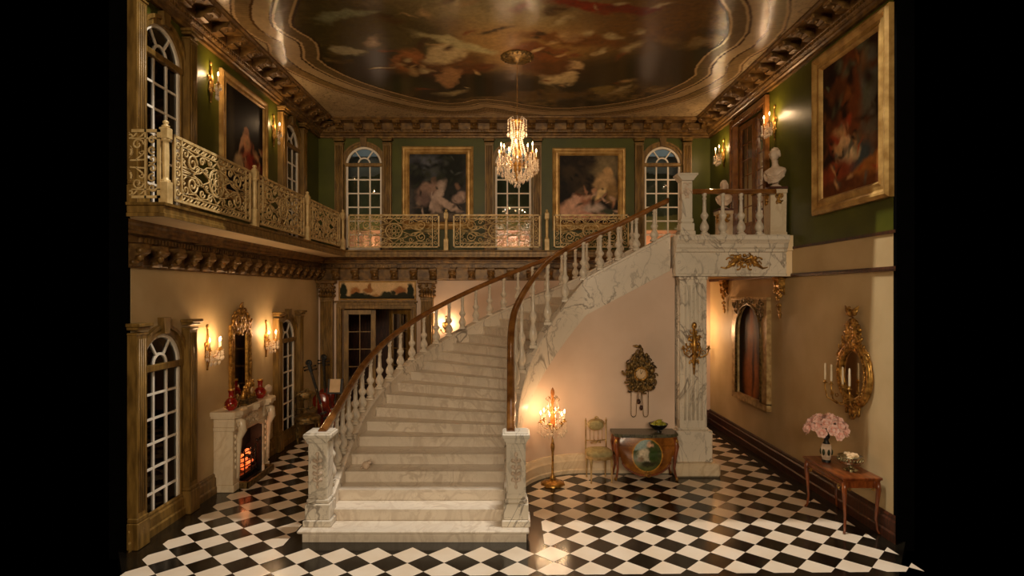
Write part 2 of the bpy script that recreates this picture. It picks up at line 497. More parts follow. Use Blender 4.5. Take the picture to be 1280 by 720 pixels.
# ---- ceiling with its printed oval
INN = [(0.06,12.97),(-.72,12.74),(-1.24,13.13),(-1.8,12.97),(-2.53,12.36),(-3.15,11.62),(-3.52,10.78),(-3.36,10.35),(-3.28,9.88),(-3.49,9.43),(-3.45,9.19),(-3.08,8.52),
       (-2.9,8.2),(-3.0,7.6),(-3.1,7.2),(3.2,7.2),(3.0,7.6),(2.95,8.2),(3.03,8.52),(3.39,9.03),(3.67,9.86),(3.47,10.45),(3.48,11.1),(3.64,11.55),(3.14,12.6),(2.21,13.22),(1.14,13.47),(.37,13.22)]
def poly_dist(px, py, poly):
    d = np.full(px.shape, 1e9); ins = np.zeros(px.shape, bool)
    for i in range(len(poly)):
        ax, ay = poly[i-1]; bx, by = poly[i]
        ex, ey = bx-ax, by-ay
        t = np.clip(((px-ax)*ex+(py-ay)*ey)/(ex*ex+ey*ey), 0, 1)
        d = np.minimum(d, np.hypot(px-ax-t*ex, py-ay-t*ey))
        c = ((ay > py) != (by > py)) & (px < (bx-ax)*(py-ay)/(by-ay+1e-12)+ax)
        ins ^= c
    return np.where(ins, -d, d)
def smooth_poly(p, it=2):
    for _ in range(it):
        q = []
        for i in range(len(p)):
            a, b = p[i], p[(i+1) % len(p)]
            q += [(a[0]*.75+b[0]*.25, a[1]*.75+b[1]*.25), (a[0]*.25+b[0]*.75, a[1]*.25+b[1]*.75)]
        p = q
    return p
INN_S = smooth_poly(INN, 1)
CY0 = 7.75
def ceil_col(u, v):
    x = XL+u*(XR-XL); y = CY0+v*(YB-CY0)
    d = poly_dist(x, y, INN_S)
    # the sky scene: drifting dark and golden clouds with warm draped shapes
    B = [(-2.2,9.4,1.6,1.2,20,(92,76,40),.5),(.3,9.6,1.1,1.4,0,(184,140,84),.6),(.1,8.4,1.8,.9,10,(176,150,100),.5),(2.3,8.9,1.3,1.0,0,(128,84,36),.7),
         (1.2,10.6,1.5,.8,15,(150,108,56),.6),(2.4,11.2,1.6,.9,-10,(58,42,16),.5),(-2.4,11.3,1.5,.7,-25,(44,30,14),.5),(-.8,12.2,1.6,.7,0,(40,28,14),.5),
         (-1.5,10.9,.95,.42,-15,(110,68,34),.35),(-1.15,10.4,.35,.5,25,(206,176,128),.3),(-.75,11.2,.6,.22,-30,(100,54,26),.3),(-1.9,10.7,.3,.5,10,(168,104,58),.3),
         (-1.25,11.6,.22,.5,8,(182,130,84),.3),(-.95,10.0,.8,.16,32,(188,168,120),.35),(-1.75,11.05,.5,.2,60,(84,40,20),.3),(-2.3,12,.7,.3,0,(60,56,30),.4),
         (.95,11.6,.34,.55,-18,(216,182,132),.3),(1.1,11.05,.3,.28,0,(200,160,112),.3),(.72,11.0,.42,.5,10,(98,56,26),.3),(.55,10.4,.5,.3,30,(120,66,30),.3),(1.35,12.1,.5,.2,10,(44,38,26),.3),
         (1.15,9.9,1.0,.2,12,(126,76,34),.35),(1.2,8.75,.6,.15,14,(150,50,26),.3),(1.8,8.8,.4,.12,-8,(130,42,22),.3),(.7,12.6,.9,.3,0,(120,86,44),.4),
         (-2.9,10.3,.3,.2,30,(196,178,140),.3),(-2.6,9.0,.5,.16,-20,(150,146,110),.4),(-.2,12.9,.8,.2,0,(130,98,54),.4),(1.9,12.3,.3,.18,0,(150,120,60),.3)]
    c = paint(x, y, [(0, (28,20,10)), (.35, (50,36,18)), (.6, (92,68,36)), (.85, (140,108,62)), (1, (166,134,86))], dabs(5, 40, -3.4, 3.5, 8, 13, .28, [(60,44,22),(120,92,50),(40,30,16),(150,116,66),(90,58,28)])+B+dabs(6, 60, -2.5, 2.5, 8.3, 12.6, .11, [(190,150,100),(84,50,24),(50,34,18),(206,176,126),(130,66,34)]), 3, .22, 2.4)
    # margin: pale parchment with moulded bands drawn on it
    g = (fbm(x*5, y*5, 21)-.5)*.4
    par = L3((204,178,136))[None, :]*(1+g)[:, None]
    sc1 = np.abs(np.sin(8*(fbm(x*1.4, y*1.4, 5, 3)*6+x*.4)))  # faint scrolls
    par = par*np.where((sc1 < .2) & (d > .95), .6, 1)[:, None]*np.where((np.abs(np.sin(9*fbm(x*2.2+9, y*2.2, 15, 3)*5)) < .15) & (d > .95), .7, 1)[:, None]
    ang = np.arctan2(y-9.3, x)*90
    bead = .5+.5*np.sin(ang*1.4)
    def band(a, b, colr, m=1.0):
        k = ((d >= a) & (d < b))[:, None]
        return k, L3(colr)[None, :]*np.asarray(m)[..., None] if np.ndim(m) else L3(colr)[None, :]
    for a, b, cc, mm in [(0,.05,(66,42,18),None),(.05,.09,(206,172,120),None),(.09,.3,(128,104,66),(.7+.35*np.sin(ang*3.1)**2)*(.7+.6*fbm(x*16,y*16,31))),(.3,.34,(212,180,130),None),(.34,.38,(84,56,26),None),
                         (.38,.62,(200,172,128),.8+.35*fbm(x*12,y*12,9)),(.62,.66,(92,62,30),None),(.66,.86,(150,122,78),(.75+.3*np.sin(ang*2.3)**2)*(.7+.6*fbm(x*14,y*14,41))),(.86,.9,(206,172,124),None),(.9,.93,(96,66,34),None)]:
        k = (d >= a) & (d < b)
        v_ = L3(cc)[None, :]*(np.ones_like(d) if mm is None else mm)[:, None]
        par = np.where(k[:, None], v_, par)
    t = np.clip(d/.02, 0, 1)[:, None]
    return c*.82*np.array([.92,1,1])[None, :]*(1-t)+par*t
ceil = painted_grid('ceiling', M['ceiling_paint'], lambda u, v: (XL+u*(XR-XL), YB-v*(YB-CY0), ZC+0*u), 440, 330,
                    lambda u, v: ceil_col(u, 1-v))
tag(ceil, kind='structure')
# roof slab above the painted sheet
rs = MB(); rs.box(XL-.2, XR+.2, CY0, YB+.2, ZC+.02, ZC+.14)
tag(rs.build('roof', M['soffit']), kind='structure')

# ---- mouldings
UP = [(0,7.17),(.06,7.17),(.06,7.22),(.09,7.24),(.09,7.27),(.13,7.30),(.13,7.33),(.16,7.35),(.16,7.36),(.165,7.37),(.165,7.51),(.46,7.51),(.47,7.53),(.5,7.55),(.5,7.60),(0,7.60)]
LO = [(o*.56, z) for o, z in [(0,3.58),(.05,3.58),(.05,3.61),(.07,3.62),(.07,3.86),(.10,3.88),(.14,3.90),(.14,3.99),(.34,4.0),(.34,4.03),(.37,4.05),(.37,4.09),(.41,4.12),(.41,4.16),(0,4.16)]]
def modillion(mb, c, y0, y1, z0, z1, w, m=0):
    """scrolled bracket seen under a cornice: S-shaped side, leaf on the front"""
    h = z1-z0; d = y1-y0
    pr = [(y0, z1), (y1, z1), (y1+.01, z1-.25*h), (y1-.12*d, z1-.5*h), (y1-.45*d, z1-.55*h), (y1-.62*d, z1-.75*h), (y1-.6*d, z1-.92*h), (y1-.8*d, z0), (y0, z0)]
    mb.prism([(-a, b) for a, b in pr], 'x', c-w/2, c+w/2, m)
    mb.tube([(c-w/2-.008, -(y1-.1*d), z1-.3*h), (c+w/2+.008, -(y1-.1*d), z1-.3*h)], .11*h+.01, 7, m=m)
    mb.tube([(c-w/2-.006, -(y0+.3*d), z0+.18*h), (c+w/2+.006, -(y0+.3*d), z0+.18*h)], .09*h+.008, 7, m=m)
    mb.ball((c, -(y1-.35*d), z1-.55*h), .2*h, 6, 4, m, (.8, .8, 1.2))
def prism_splay(mb, side, prof, s0, s1):
    """moulding run whose open front end follows the splayed mouth of the room"""
    n = len(prof); vs = []
    def front(o, s):
        if side == 'left': return min(s, 1.511*(abs(XL)-o)+.005)
        if side == 'right': return max(s, -(1.499*(XR-o)+.005))
        return s
    for s, e in ((s0, 0), (s1, 1)):
        for o, z in prof: vs.append(((front(o, 7.4) if side == 'left' and e == 0 else front(o, -7.6) if side == 'right' and e == 1 else s), -o, z))
    mb.add(vs, [tuple(range(n))[::-1], tuple(range(n, 2*n))]); mb.add(vs, [(i, (i+1) % n, n+(i+1) % n, n+i) for i in range(n)])
trims = 0
def cornice(side, s0, s1, prof, bz, bo, sp, dz, first, word):
    global trims; trims += 1
    root = empty('trim_%d' % trims, wall_loc(side), ROT[side], kind='structure')
    a = MB(); prism_splay(a, side, prof, s0, s1)
    # tooth and bead courses
    n = int((s1-s0)/.075)
    for i in range(n):
        x = s0+(i+.5)*(s1-s0)/n
        a.box(x-.022, x+.022, -dz[0]-.03, -dz[0]+.01, dz[1], dz[2])
    for i in range(int((s1-s0)/.05)):
        x = s0+.025+i*.05; a.octa((x, -dz[3], dz[4]), .018, .02)
    a.build('moulding', M['cornice'], root)
    s = first
    proto = None
    while s < s1-.06:
        if proto is None:
            b = MB(); modillion(b, 0, bo[0], bo[1], bz[0], bz[1], .17)
            proto = b.build('bracket', M['cornice'], root, (s, 0, 0))
        else:
            c = proto.copy(); col.objects.link(c); c.location = (s, 0, 0)
        s += sp
    return root
UD = (.12, 7.305, 7.345, .10, 7.285); LD = (.08, 3.91, 3.97, .05, 3.885)
cornice('left', 7.4, YB, UP, (7.355, 7.52), (.16, .455), .47, UD, 7.75, '')
cornice('right', -YB, -7.64, UP, (7.355, 7.52), (.16, .455), .47, UD, -YB+.55, '')
cornice('back', XL, XR, UP, (7.355, 7.52), (.16, .455), .478, UD, XL+.6, '')
cornice('left', 7.4, YB, LO, (3.60, 3.88), (.04, .19), .42, LD, 7.36, '')
cornice('back', XL, 2.9, LO, (3.60, 3.88), (.04, .19), .487, LD, XL+.47, '')
def strip(name, side, s0, s1, prof, mat):
    a = MB(); prism_splay(a, side, prof, s0, s1)
    return tag(a.build(name, mat, None, wall_loc(side), ROT[side]), kind='structure')
BP = [(0,0),(.07,0),(.07,.10),(.05,.12),(.05,.24),(.03,.26),(.03,.29),(.015,.31),(0,.31)]
strip('baseboard_left', 'left', 7.4, YB, BP, M['gold_wood'])
strip('baseboard_right', 'right', -YB, -7.62, [(a, b*1.08) for a, b in BP], M['darkwood'])
strip('baseboard_back', 'back', DX1+.45, XR, BP, M['darkwood'])
strip('trim_6', 'right', -YB, -7.62, [(0,3.55),(.03,3.55),(.04,3.58),(.03,3.61),(0,3.61)], M['darkwood'])
strip('trim_7', 'right', -YB, -7.62, [(0,4.05),(.02,4.05),(.02,4.09),(0,4.09)], M['darkwood'])

# black edging of the open front
for i, (x0, x1) in enumerate(((XL-.24, XL-.004), (XR+.004, XR+.24))):
    e = MB(); y = 7.34 if i == 0 else 7.58
    e.box(x0, x1, y-.02, y+.02 if False else y+.05, -.12, ZC+.15); tag(e.build('trim_%d' % (20+i), M['velvet']), kind='structure')

# ---- arched windows
def window_parts(root, zb, zs, ztop, pil_top, plinth=.0, back=False):
    W = WHW
    f = MB()
    y0, y1 = .0, .05
    o = W; i_ = W-.055
    f.box(-o, -i_, y0, y1, zb, zs); f.box(i_, o, y0, y1, zb, zs)
    f.box(-o, o, y0, y1, zb, zb+.07)
    ring = arc(0, zs, o, 0, PI, 24); inn = arc(0, zs, i_, 0, PI, 24)
    for k in range(24):
        f.prism([ring[k], ring[k+1], inn[k+1], inn[k]], 'y', y0, y1)
    f.box(-o, o, y0, y1, zs-.03, zs+.03)
    rin = .165
    a1, a2 = arc(0, zs+.03, rin, 0, PI, 12), arc(0, zs+.03, rin-.035, 0, PI, 12)
    for k in range(12): f.prism([a1[k], a1[k+1], a2[k+1], a2[k]], 'y', y0+.01, y1-.005)
    for a in (PI/3.1, PI-PI/3.1):
        f.tube([(rin*cos(a)*.95, (y0+y1)/2, zs+.03+rin*sin(a)*.95), (i_*cos(a), (y0+y1)/2, zs+i_*sin(a))], .022, 4, smooth=False)
    for x in (-W/3.1, W/3.1): f.box(x-.018, x+.018, y0+.01, y1-.01, zb+.05, zs-.02)
    n = 6
    for k in range(1, n):
        z = zb+.05+(zs-zb-.07)*k/n; f.box(-i_, i_, y0+.014, y1-.014, z-.016, z+.016)
    f.build('window_frame', M['white'], root)
    g = MB(); pts = [(-i_, zb+.03), (i_, zb+.03)]+arc(0, zs, i_, 0, PI, 20)
    g.add([(p[0], .028, p[1]) for p in pts], [tuple(range(len(pts)))])
    g.build('window_glass', M['glass'], root)
    c = MB()
    r1, r2, r3 = W-.005, W+.07, W+.12
    A, B, D = arc(0, zs, r1, 0, PI, 20), arc(0, zs, r2, 0, PI, 20), arc(0, zs, r3, 0, PI, 20)
    for k in range(20):
        c.prism([A[k], B[k], B[k+1], A[k+1]], 'y', -.035, .04)
        c.prism([B[k], D[k], D[k+1], B[k+1]], 'y', -.06, .0)
    c.box(-W-.025, -W+.01, -.02, .05, zb-.02, zs); c.box(W-.01, W+.025, -.02, .05, zb-.02, zs)
    c.box(-W-.02, W+.02, -.04, .05, zs-.045, zs+.045, bev=.01)
    c.box(-W-.03, W+.03, -.05, .06, zb-.06, zb, bev=.01)
    c.prism([(-.06, zs+W), (.06, zs+W), (.085, ztop), (-.085, ztop)], 'y', -.09, 0)
    c.build('casing', M['gold_wood'], root)
    for sx in (-1, 1):
        p = MB(); x = sx*.605; hw = .105; t = .12
        p.box(x-hw*1.2, x+hw*1.2, -t-.03, 0, plinth, plinth+.34, bev=.01)
        p.box(x-hw*1.12, x+hw*1.12, -t-.02, 0, plinth+.34, plinth+.40, bev=.012)
        p.box(x-hw, x+hw, -t, 0, plinth+.4, pil_top-.14)
        for q in (-.06, -.02, .02, .06):
            p.tube([(x+q, -t-.002, plinth+.46), (x+q, -t-.002, pil_top-.2)], .013, 5)
        p.box(x-hw*1.12, x+hw*1.12, -t-.015, 0, pil_top-.15, pil_top-.12, bev=.005)
        p.box(x-hw*1.2, x+hw*1.2, -t-.035, 0, pil_top-.085, pil_top-.045, bev=.008)
        p.box(x-hw*1.4, x+hw*1.4, -t-.07, 0, pil_top-.045, pil_top, bev=.008)
        p.build('pilaster', M['gold_wood'], root)
wn = 0
for side, cs, zb, zs, zt, pt, pl in (('left', LW, .15, SPR_L, 2.92, 2.87, 0), ('left', LWU, 4.34, SPR_U, 7.14, 7.16, ZF), ('back', BW, 4.34, SPR_U, 7.16, 7.16, ZF)):
    for c in cs:
        wn += 1
        r = empty('window_%d' % wn, wall_loc(side, c), ROT[side], kind='structure')
        window_parts(r, zb, zs, zt, pt, pl)

# ---- painted panorama standing outside the back windows
def pano(u, v):
    x = u*12; y = v*4.2
    n = fbm(x*1.5, y*1.5, 4); n2 = fbm(x*4, y*4, 8)
    sky = L3((120,136,140))[None, :]*(0.7+.6*n)[:, None]
    hill = L3((58,70,44))[None, :]*(.5+1.0*n2)[:, None]
    lawn = L3((116,118,62))[None, :]*(.7+.6*n2)[:, None]
    ter = L3((206,150,116))[None, :]*(.85+.3*n2)[:, None]
    hz = 2.35+.35*n; out = np.where((y > hz)[:, None], sky, hill)
    out = np.where((y < 1.35+.1*n)[:, None], lawn, out)
    out = np.where((y < .95)[:, None], ter, out)
    bal = (y > .5) & (y < 1.0) & ((np.sin(x*26) > .55) | (y > .92))
    out = np.where(bal[:, None], L3((250,190,150))[None, :], out)
    return out
tr_ = painted_grid('panorama_board', M['panorama'], lambda u, v: (-6+12*u, 15.9+0*u, 4.0+4.2*v), 480, 168, pano)
tag(tr_, 'painted landscape board of sky, trees and terrace outside the upper back windows', 'painted backdrop')

# ---- double door at back left, opening into a dim hall
D = empty('door_1', (0, YB, 0), 0, kind='structure')
d = MB()
for (a, b) in ((DX0-.13, DX0), (DX1, DX1+.13)):
    d.box(a, b, -.06, .05, 0, DZ+.13, bev=.012)
    d.box(a+.03, b-.03, -.08, -.05, .1, DZ+.05, bev=.01)
d.box(DX0-.13, DX1+.13, -.062, .05, DZ, DZ+.14, bev=.012)
d.box(DX0-.16, DX1+.16, -.12, 0, DZ+.16, DZ+.21, bev=.012)
d.box(DX0-.10, DX1+.10, -.08, 0, DZ+.1, DZ+.17, bev=.01)
d.build('door_frame', M['gold_wood'], D)
def leaf(w, h, mat, cols=2, rows=5, name='door_leaf', parent=None, loc=(0,0,0), rot=0, st=.11):
    a = MB(); t = .045
    a.box(0, st, -t/2, t/2, 0, h, bev=.006); a.box(w-st, w, -t/2, t/2, 0, h, bev=.006)
    a.box(st, w-st, -t/2, t/2, h-st, h); a.box(st, w-st, -t/2, t/2, 0, .5); 
    a.box(st+.06, w-st-.06, -t/2-.012, t/2+.012, .1, .42, bev=.01)
    for k in range(1, cols): x = st+(w-2*st)*k/cols; a.box(x-.01, x+.01, -.012, .012, .5, h-st)
    for k in range(1, rows): z = .5+(h-st-.5)*k/rows; a.box(st, w-st, -.012, .012, z-.01, z+.01)
    for q in (st, w-st): a.box(q-.012, q+.012, -t/2-.008, t/2+.008, .5, h-st)
    o = a.build(name, mat, parent, loc, rot)
    g = MB(); g.add([(st, 0, .5), (w-st, 0, .5), (w-st, 0, h-st), (st, 0, h-st)], [(0,1,2,3)])
    g.build('door_glass', M['glass'], o)
    k = MB(); k.ball((w-.05, -.06, 1.05), .03); k.tube([(w-.05, 0, 1.05), (w-.05, -.06, 1.05)], .012)
    k.build('door_handle', M['gilt'], o)
    return o
leaf(.80, DZ-.03, M['gold_wood'], parent=D, loc=(DX0+.02, .1, 0), rot=.12)
leaf(.80, DZ-.03, M['gold_wood'], parent=D, loc=(DX1-.02, .1, 0), rot=PI-.62)
hall = MB()
hall.box(-5.2, -1.6, YB+2.6, YB+2.7, 0, 3.4, 0); hall.box(-5.3, -5.2, YB+.2, YB+2.7, 0, 3.4, 0); hall.box(-1.7, -1.6, YB+.2, YB+2.6, 0, 3.4, 0)
hall.box(-5.2, -1.6, YB+.2, YB+2.7, 3.4, 3.5, 0); hall.box(-5.2, -1.6, YB+.15, YB+2.7, -.1, 0, 1)
tag(hall.build('wall_hall', [M['darkwood'], M['darkwood']]), kind='structure')

# pilasters with leafy capitals flanking the door
def corinthian(name, x, side='back'):
    r = empty(name, wall_loc(side, x), ROT[side], kind='structure')
    p = MB(); hw = .155; t = .14
    p.box(-hw*1.25, hw*1.25, -t-.04, 0, 0, .34, bev=.01); p.box(-hw*1.1, hw*1.1, -t-.02, 0, .34, .42, bev=.015)
    p.box(-hw, hw, -t, 0, .42, 3.12)
    for q in (-.11, -.066, -.022, .022, .066, .11): p.tube([(q, -t-.003, .5), (q, -t-.003, 3.06)], .014, 5)
    p.box(-hw*1.06, hw*1.06, -t-.015, 0, 3.10, 3.15, bev=.01)
    p.build('shaft', M['gold_wood'], r)
    c = MB()
    c.box(-hw, hw, -t, 0, 3.15, 3.5); c.box(-hw*1.55, hw*1.55, -t-.09, 0, 3.5, 3.58, bev=.015)
    for row, (z, n, s_) in enumerate(((3.17, 5, .10), (3.27, 4, .11))):
        for k in range(n):
            xx = -hw+(k+.5)*2*hw/n
            c.tube([(xx, -t-.005, z), (xx, -t-.03, z+s_*.6), (xx, -t-.07, z+s_), (xx, -t-.075, z+s_*.75)], [.035, .038, .022, .012], 6)
    for sx in (-1, 1):
        c.tube(spiral((sx*hw*1.15, -t-.06, 3.44), .06, 1.3, PI/2, d=sx), .016, 6)
        for z in (3.2, 3.3, 3.4): c.ball((sx*(hw+.02), -t*.5, z), .045, 6, 4)
    c.ball((0, -t-.06, 3.46), .04, 6, 4)
    c.build('capital', M['cornice'], r)
corinthian('trim_8', -4.61); corinthian('trim_9', -2.09)

# upper double doors in the right wall
D2 = empty('door_2', (XR, 12.17, ZF), ROT['right'], kind='structure')
d = MB()
for s_ in (-1, 1):
    d.box(s_*.84-.07, s_*.84+.07, -.07, .06, 0, 2.80, bev=.012); d.box(s_*.9-.03, s_*.9+.03, -.09, 0, 0, 2.84, bev=.01)
d.box(-.92, .92, -.08, .06, 2.70, 2.84, bev=.012)
d.build('door_frame', M['railwood'], D2)
leaf(.78, 2.69, M['railwood'], parent=D2, loc=(-.78, .09, 0), rot=.05, cols=2, rows=6, st=.12)
leaf(.78, 2.69, M['railwood'], parent=D2, loc=(.78, .09, 0), rot=PI-.05, cols=2, rows=6, st=.12)
bx = MB(); bx.box(XR+1.4, XR+1.5, 10.8, 13.6, ZF, 7.4); bx.box(XR+.2, XR+1.5, 10.7, 10.8, ZF, 7.4); bx.box(XR+.2, XR+1.5, 13.6, 13.7, ZF, 7.4)
bx.box(XR+.2, XR+1.5, 10.7, 13.7, ZF-.1, ZF); bx.box(XR+.2, XR+1.5, 10.7, 13.7, 7.4, 7.5)
tag(bx.build('wall_lobby', M['cream']), kind='structure')
# ================================================================ balcony
XE, YE, YBB = -3.97, 6.6, 13.85
bal = empty('balcony', (XE, YBB, 4.13), 0, 'narrow gilded balcony running along the left and back walls above the lower cornice', 'balcony')
def rel(mb, name, mat, root): 
    L = Vector(root.location)
    mb.v = [tuple(Vector(p)-L) for p in mb.v]
    return mb.build(name, mat, root)
s = MB()
s.prism([(XL+.01, 7.38), (-4.37, YE+.02), (XE-.02, YE+.02), (XE-.02, YBB+.02), (2.96, YBB+.02), (2.96, YB-.01), (XL+.01, YB-.01)], 'z', 4.16, 4.28)
rel(s, 'slab', M['soffit'], bal)
s = MB()
prof = [(0,4.13),(.03,4.13),(.03,4.17),(.015,4.18),(.015,4.25),(.04,4.26),(.045,4.29),(-.3,4.29),(-.3,4.275),(0,4.275)]
path = [(-4.37, YE, 0), (XE, YE, 0), (XE, YBB, 0), (2.96, YBB, 0)]
# outer edge to the right of travel
k = []
for i, (nx, ny) in enumerate(((0,-1),(1,-1),(1,-1),(0,-1))):
    k.append([(path[i][0]+(nx)*o, path[i][1]+ny*o, z) for o, z in prof])
vs = [p for q in k for p in q]; n = len(prof)
s.add(vs, [(i*n+j, (i+1)*n+j, (i+1)*n+(j+1) % n, i*n+(j+1) % n) for i in range(3) for j in range(n)])
s.add(vs[:n], [tuple(range(n))]); s.add(vs[-n:], [tuple(range(n))[::-1]])
rel(s, 'fascia', M['gold_wood'], bal)

# ---- scrollwork railing
def scroll_panel(L, H=.80, full=True):
    """filigree panel lying in the xz plane from x=0..L, z=0..H"""
    mb = MB(); b = .017
    def bar(x0, x1, z0, z1): mb.box(x0, x1, -.014, .014, z0, z1)
    bar(0, L, 0, .03); bar(0, L, H-.035, H); bar(0, .035, 0, H); bar(L-.035, L, 0, H)
    e = .16 if L > 1 else .03
    if L > 1:
        bar(e, e+.02, 0, H); bar(L-e-.02, L-e, 0, H)
    # twisted rope rows top and bottom
    n = int((L-2*e)/.085)
    for i in range(n):
        x = e+.02+(L-2*e-.04)*(i+.5)/n
        for z in (.035, H-.095): mb.tube([(x-.035, 0, z), (x, 0, z+.018), (x+.035, 0, z+.055)], .011, 4)
    bar(e, L-e, .095, .108); bar(e, L-e, H-.113, H-.10)
    cx = L/2; cz = H/2; T = .0125
    def S(c, r, t, a, d): mb.tube(spiral((c[0], 0, c[1]), r, t, a, d=d, r1=.2), T, 4)
    # small scrolls in the end columns
    if L > 1:
        for x in (.095, L-.095):
            for i in range(6):
                z = .07+(H-.14)*(i+.5)/6
                S((x, z), .052, 1.1, i*1.3, 1 if i % 2 else -1)
    # rosette
    for r in (.18, .165): mb.tube([(cx+r*cos(a*PI/12)*1.15, 0, cz+r*sin(a*PI/12)*1.05) for a in range(24)], .011, 4, True)
    for q in range(8):
        a = q*PI/4
        mb.tube([(cx+.115*cos(a)+.042*cos(t*PI/5), 0, cz+.11*sin(a)+.042*sin(t*PI/5)) for t in range(10)], .009, 4, True)
    mb.tube([(cx+.045*cos(t*PI/6), 0, cz+.045*sin(t*PI/6)) for t in range(12)], .014, 4, True)
    hx = L/2-e
    for sx in (-1, 1):
        for sz in (-1, 1):
            def P(u, v): return (cx+sx*u*hx, 0, cz+sz*v*H)
            c1 = P(.70, .17); c2 = P(.44, .26); c3 = P(.88, .28); c4 = P(.20, .30)
            mb.tube(spiral(c1, .115, 1.5, PI if sx > 0 else 0, d=-sx*sz, r1=.2), .0145, 4)
            mb.tube(spiral(c3, .07, 1.2, 0 if sx > 0 else PI, d=sx*sz, r1=.2), T, 4)
            mb.tube(spiral(c2, .065, 1.2, 0, d=sz, r1=.2), T, 4)
            mb.tube(spiral(c4, .06, 1.1, PI/2, d=-sx, r1=.2), T, 4)
            for (u_, v_, r_, tt, aa) in ((.58,.40,.04,1.1,1),(.78,.41,.045,1.1,2),(.30,.13,.04,1.1,4),(.56,.09,.035,1,0),(.94,.17,.035,1,3),(.12,.42,.045,1,2),(.36,.42,.04,1,5)):
                mb.tube(spiral(P(u_, v_), r_, tt, aa if sx > 0 else PI-aa, d=sx, r1=.2), .0105, 4)
            mb.tube([P(.22, .02), P(.4, .10), P(.58, .16), P(.78, .05), P(.97, .06)], T, 4)
            mb.tube([P(.08, .24), P(.3, .2), P(.5, .06), P(.72, .0), P(.97, .02)], T, 4)
            mb.tube([P(.0, .36), P(.14, .24), P(.3, .33), P(.5, .36), P(.62, .3), P(.97, .36)], T, 4)
            mb.tube([P(.95, .14), P(.86, .06), P(.62, .045), P(.5, .14), P(.34, .14)], T, 4)
    return mb
def rail_post(h=.98):
    mb = MB()
    mb.box(-.055, .055, -.055, .055, 0, .27, bev=.006)
    mb.lathe([(.05,.27),(.052,.29),(.036,.30),(.034,.33),(.04,.55),(.036,.70),(.034,.74),(.05,.75),(.05,.77)], n=12)
    mb.box(-.052, .052, -.052, .052, .77, .90, bev=.006)
    mb.lathe([(.03,.90),(.045,.91),(.045,.925),(.02,.94),(.035,.96),(.03,.98),(.01,.99)], n=12)
    return mb
def railing(root, start, direction, posts, panels, rot):
    """positions along the rail measured from start"""
    pp = None
    for s_ in posts:
        if pp is None: pp = rail_post().build('post', M['iron_cream'], root, (s_, 0, 0)); 
        else: c = pp.copy(); col.objects.link(c); c.location = (s_, 0, 0)
    cache = {}
    for (a, b) in panels:
        L = round(b-a, 2)
        if L not in cache: cache[L] = scroll_panel(L).build('scroll_panel', M['iron_cream'], root, (a, 0, .07))
        else: c = cache[L].copy(); col.objects.link(c); c.location = (a, 0, .07)
r = empty('balcony_railing', (-4.37, YE+.12, ZF), 0, 'short front return of the cream scrollwork railing, left of the corner post', 'railing')
p_ = scroll_panel(2.06); keep = [i for i, f in enumerate(p_.f) if min(p_.v[j][0] for j in f) > 2.06-.37]
p_.f = [[j for j in p_.f[i]] for i in keep]; p_.m = [p_.m[i] for i in keep]; p_.s = [p_.s[i] for i in keep]
used = sorted({j for f in p_.f for j in f}); mp_ = {j: k for k, j in enumerate(used)}
p_.v = [(p_.v[j][0]-2.06+.30, p_.v[j][1], p_.v[j][2]) for j in used]; p_.f = [[mp_[j] for j in f] for f in p_.f]
for z0, z1 in ((0,.03),(.095,.108),(.687,.70),(.765,.80)): p_.box(-.03, .30, -.014, .014, z0, z1)
p_.build('scroll_panel', M['iron_cream'], r, (0, 0, .07))
r = empty('balcony_railing', (XE-.07, YE+.12, ZF), PI/2, 'cream scrollwork railing with turned posts along the left balcony', 'railing')
railing(r, 0, 0, [0.05, 2.4, 4.77], [(.20, 2.26), (2.53, 4.59), (4.90, 6.96)], 0)
r = empty('balcony_railing', (XE-.07, YBB+.08, ZF), 0, 'cream scrollwork railing crossing in front of the back wall windows', 'railing')
railing(r, 0, 0, [.0, 2.49, 4.92], [(.13, 2.33), (2.66, 4.76), (5.08, 6.9)], 0)

# ================================================================ the great stair
RZ = .1587
def SP(t, R):
    if t <= 5.8: return (CX-R, float(np.interp(t, [1, 2, 3, 4, 5, 5.8], [7.507, 7.87, 8.19, 8.51, 8.86, CY])))
    if t <= 21.3:
        a = (t-5.8)/15.5*PI/2; return (CX-R*cos(a), CY+R*sin(a))
    return (CX+(t-21.3)*.3, CY+R)
RI, RO = 1.45, 3.81          # walking edge, inner and outer
TEND = 26.5
st = empty('staircase', (-1.2, 7.6, 0), 0, 'broad white marble staircase curving up to the right to the landing', 'staircase')
def rel_build(mb, name, mat, root=None, smooth=None):
    return rel(mb, name, mat, root or st)
# first step: wide plinth
a = MB(); a.box(-2.72, .21, 7.55, 9.0, 0, .12); a.box(-2.78, .245, 7.51, 8.2, .12, .159, bev=.012)
rel_build(a, 'step', M['marble_step'])
def ring_slab(mb, t0, t1, r0, r1, z0, z1, off=0, m=0):
    """wedge of a step between two nosing lines; off moves the front edge forward"""
    ts = np.linspace(t0, t1, 3)
    inn = [Vector((*SP(t, r0), 0)) for t in ts]; out = [Vector((*SP(t, r1), 0)) for t in ts]
    if off:
        for arr in (inn, out):
            d_ = (arr[0]-arr[1]).normalized(); arr[0] = arr[0]+d_*off
    poly = [(p.x, p.y) for p in inn]+[(p.x, p.y) for p in out[::-1]]
    mb.prism(poly, 'z', z0, z1, m)
for n in range(2, 27):
    a = MB(); z = n*RZ
    ring_slab(a, n, min(n+1.15, 26.55), RI-.03, RO+.03, max(z-.34, .02), z-.036)
    ring_slab(a, n, min(n+1.15, 26.55), RI-.03, RO+.03, z-.036, z, off=.022)
    rel_build(a, 'step', M['marble_step'])
TS = list(np.arange(1.9, TEND+.01, .25))
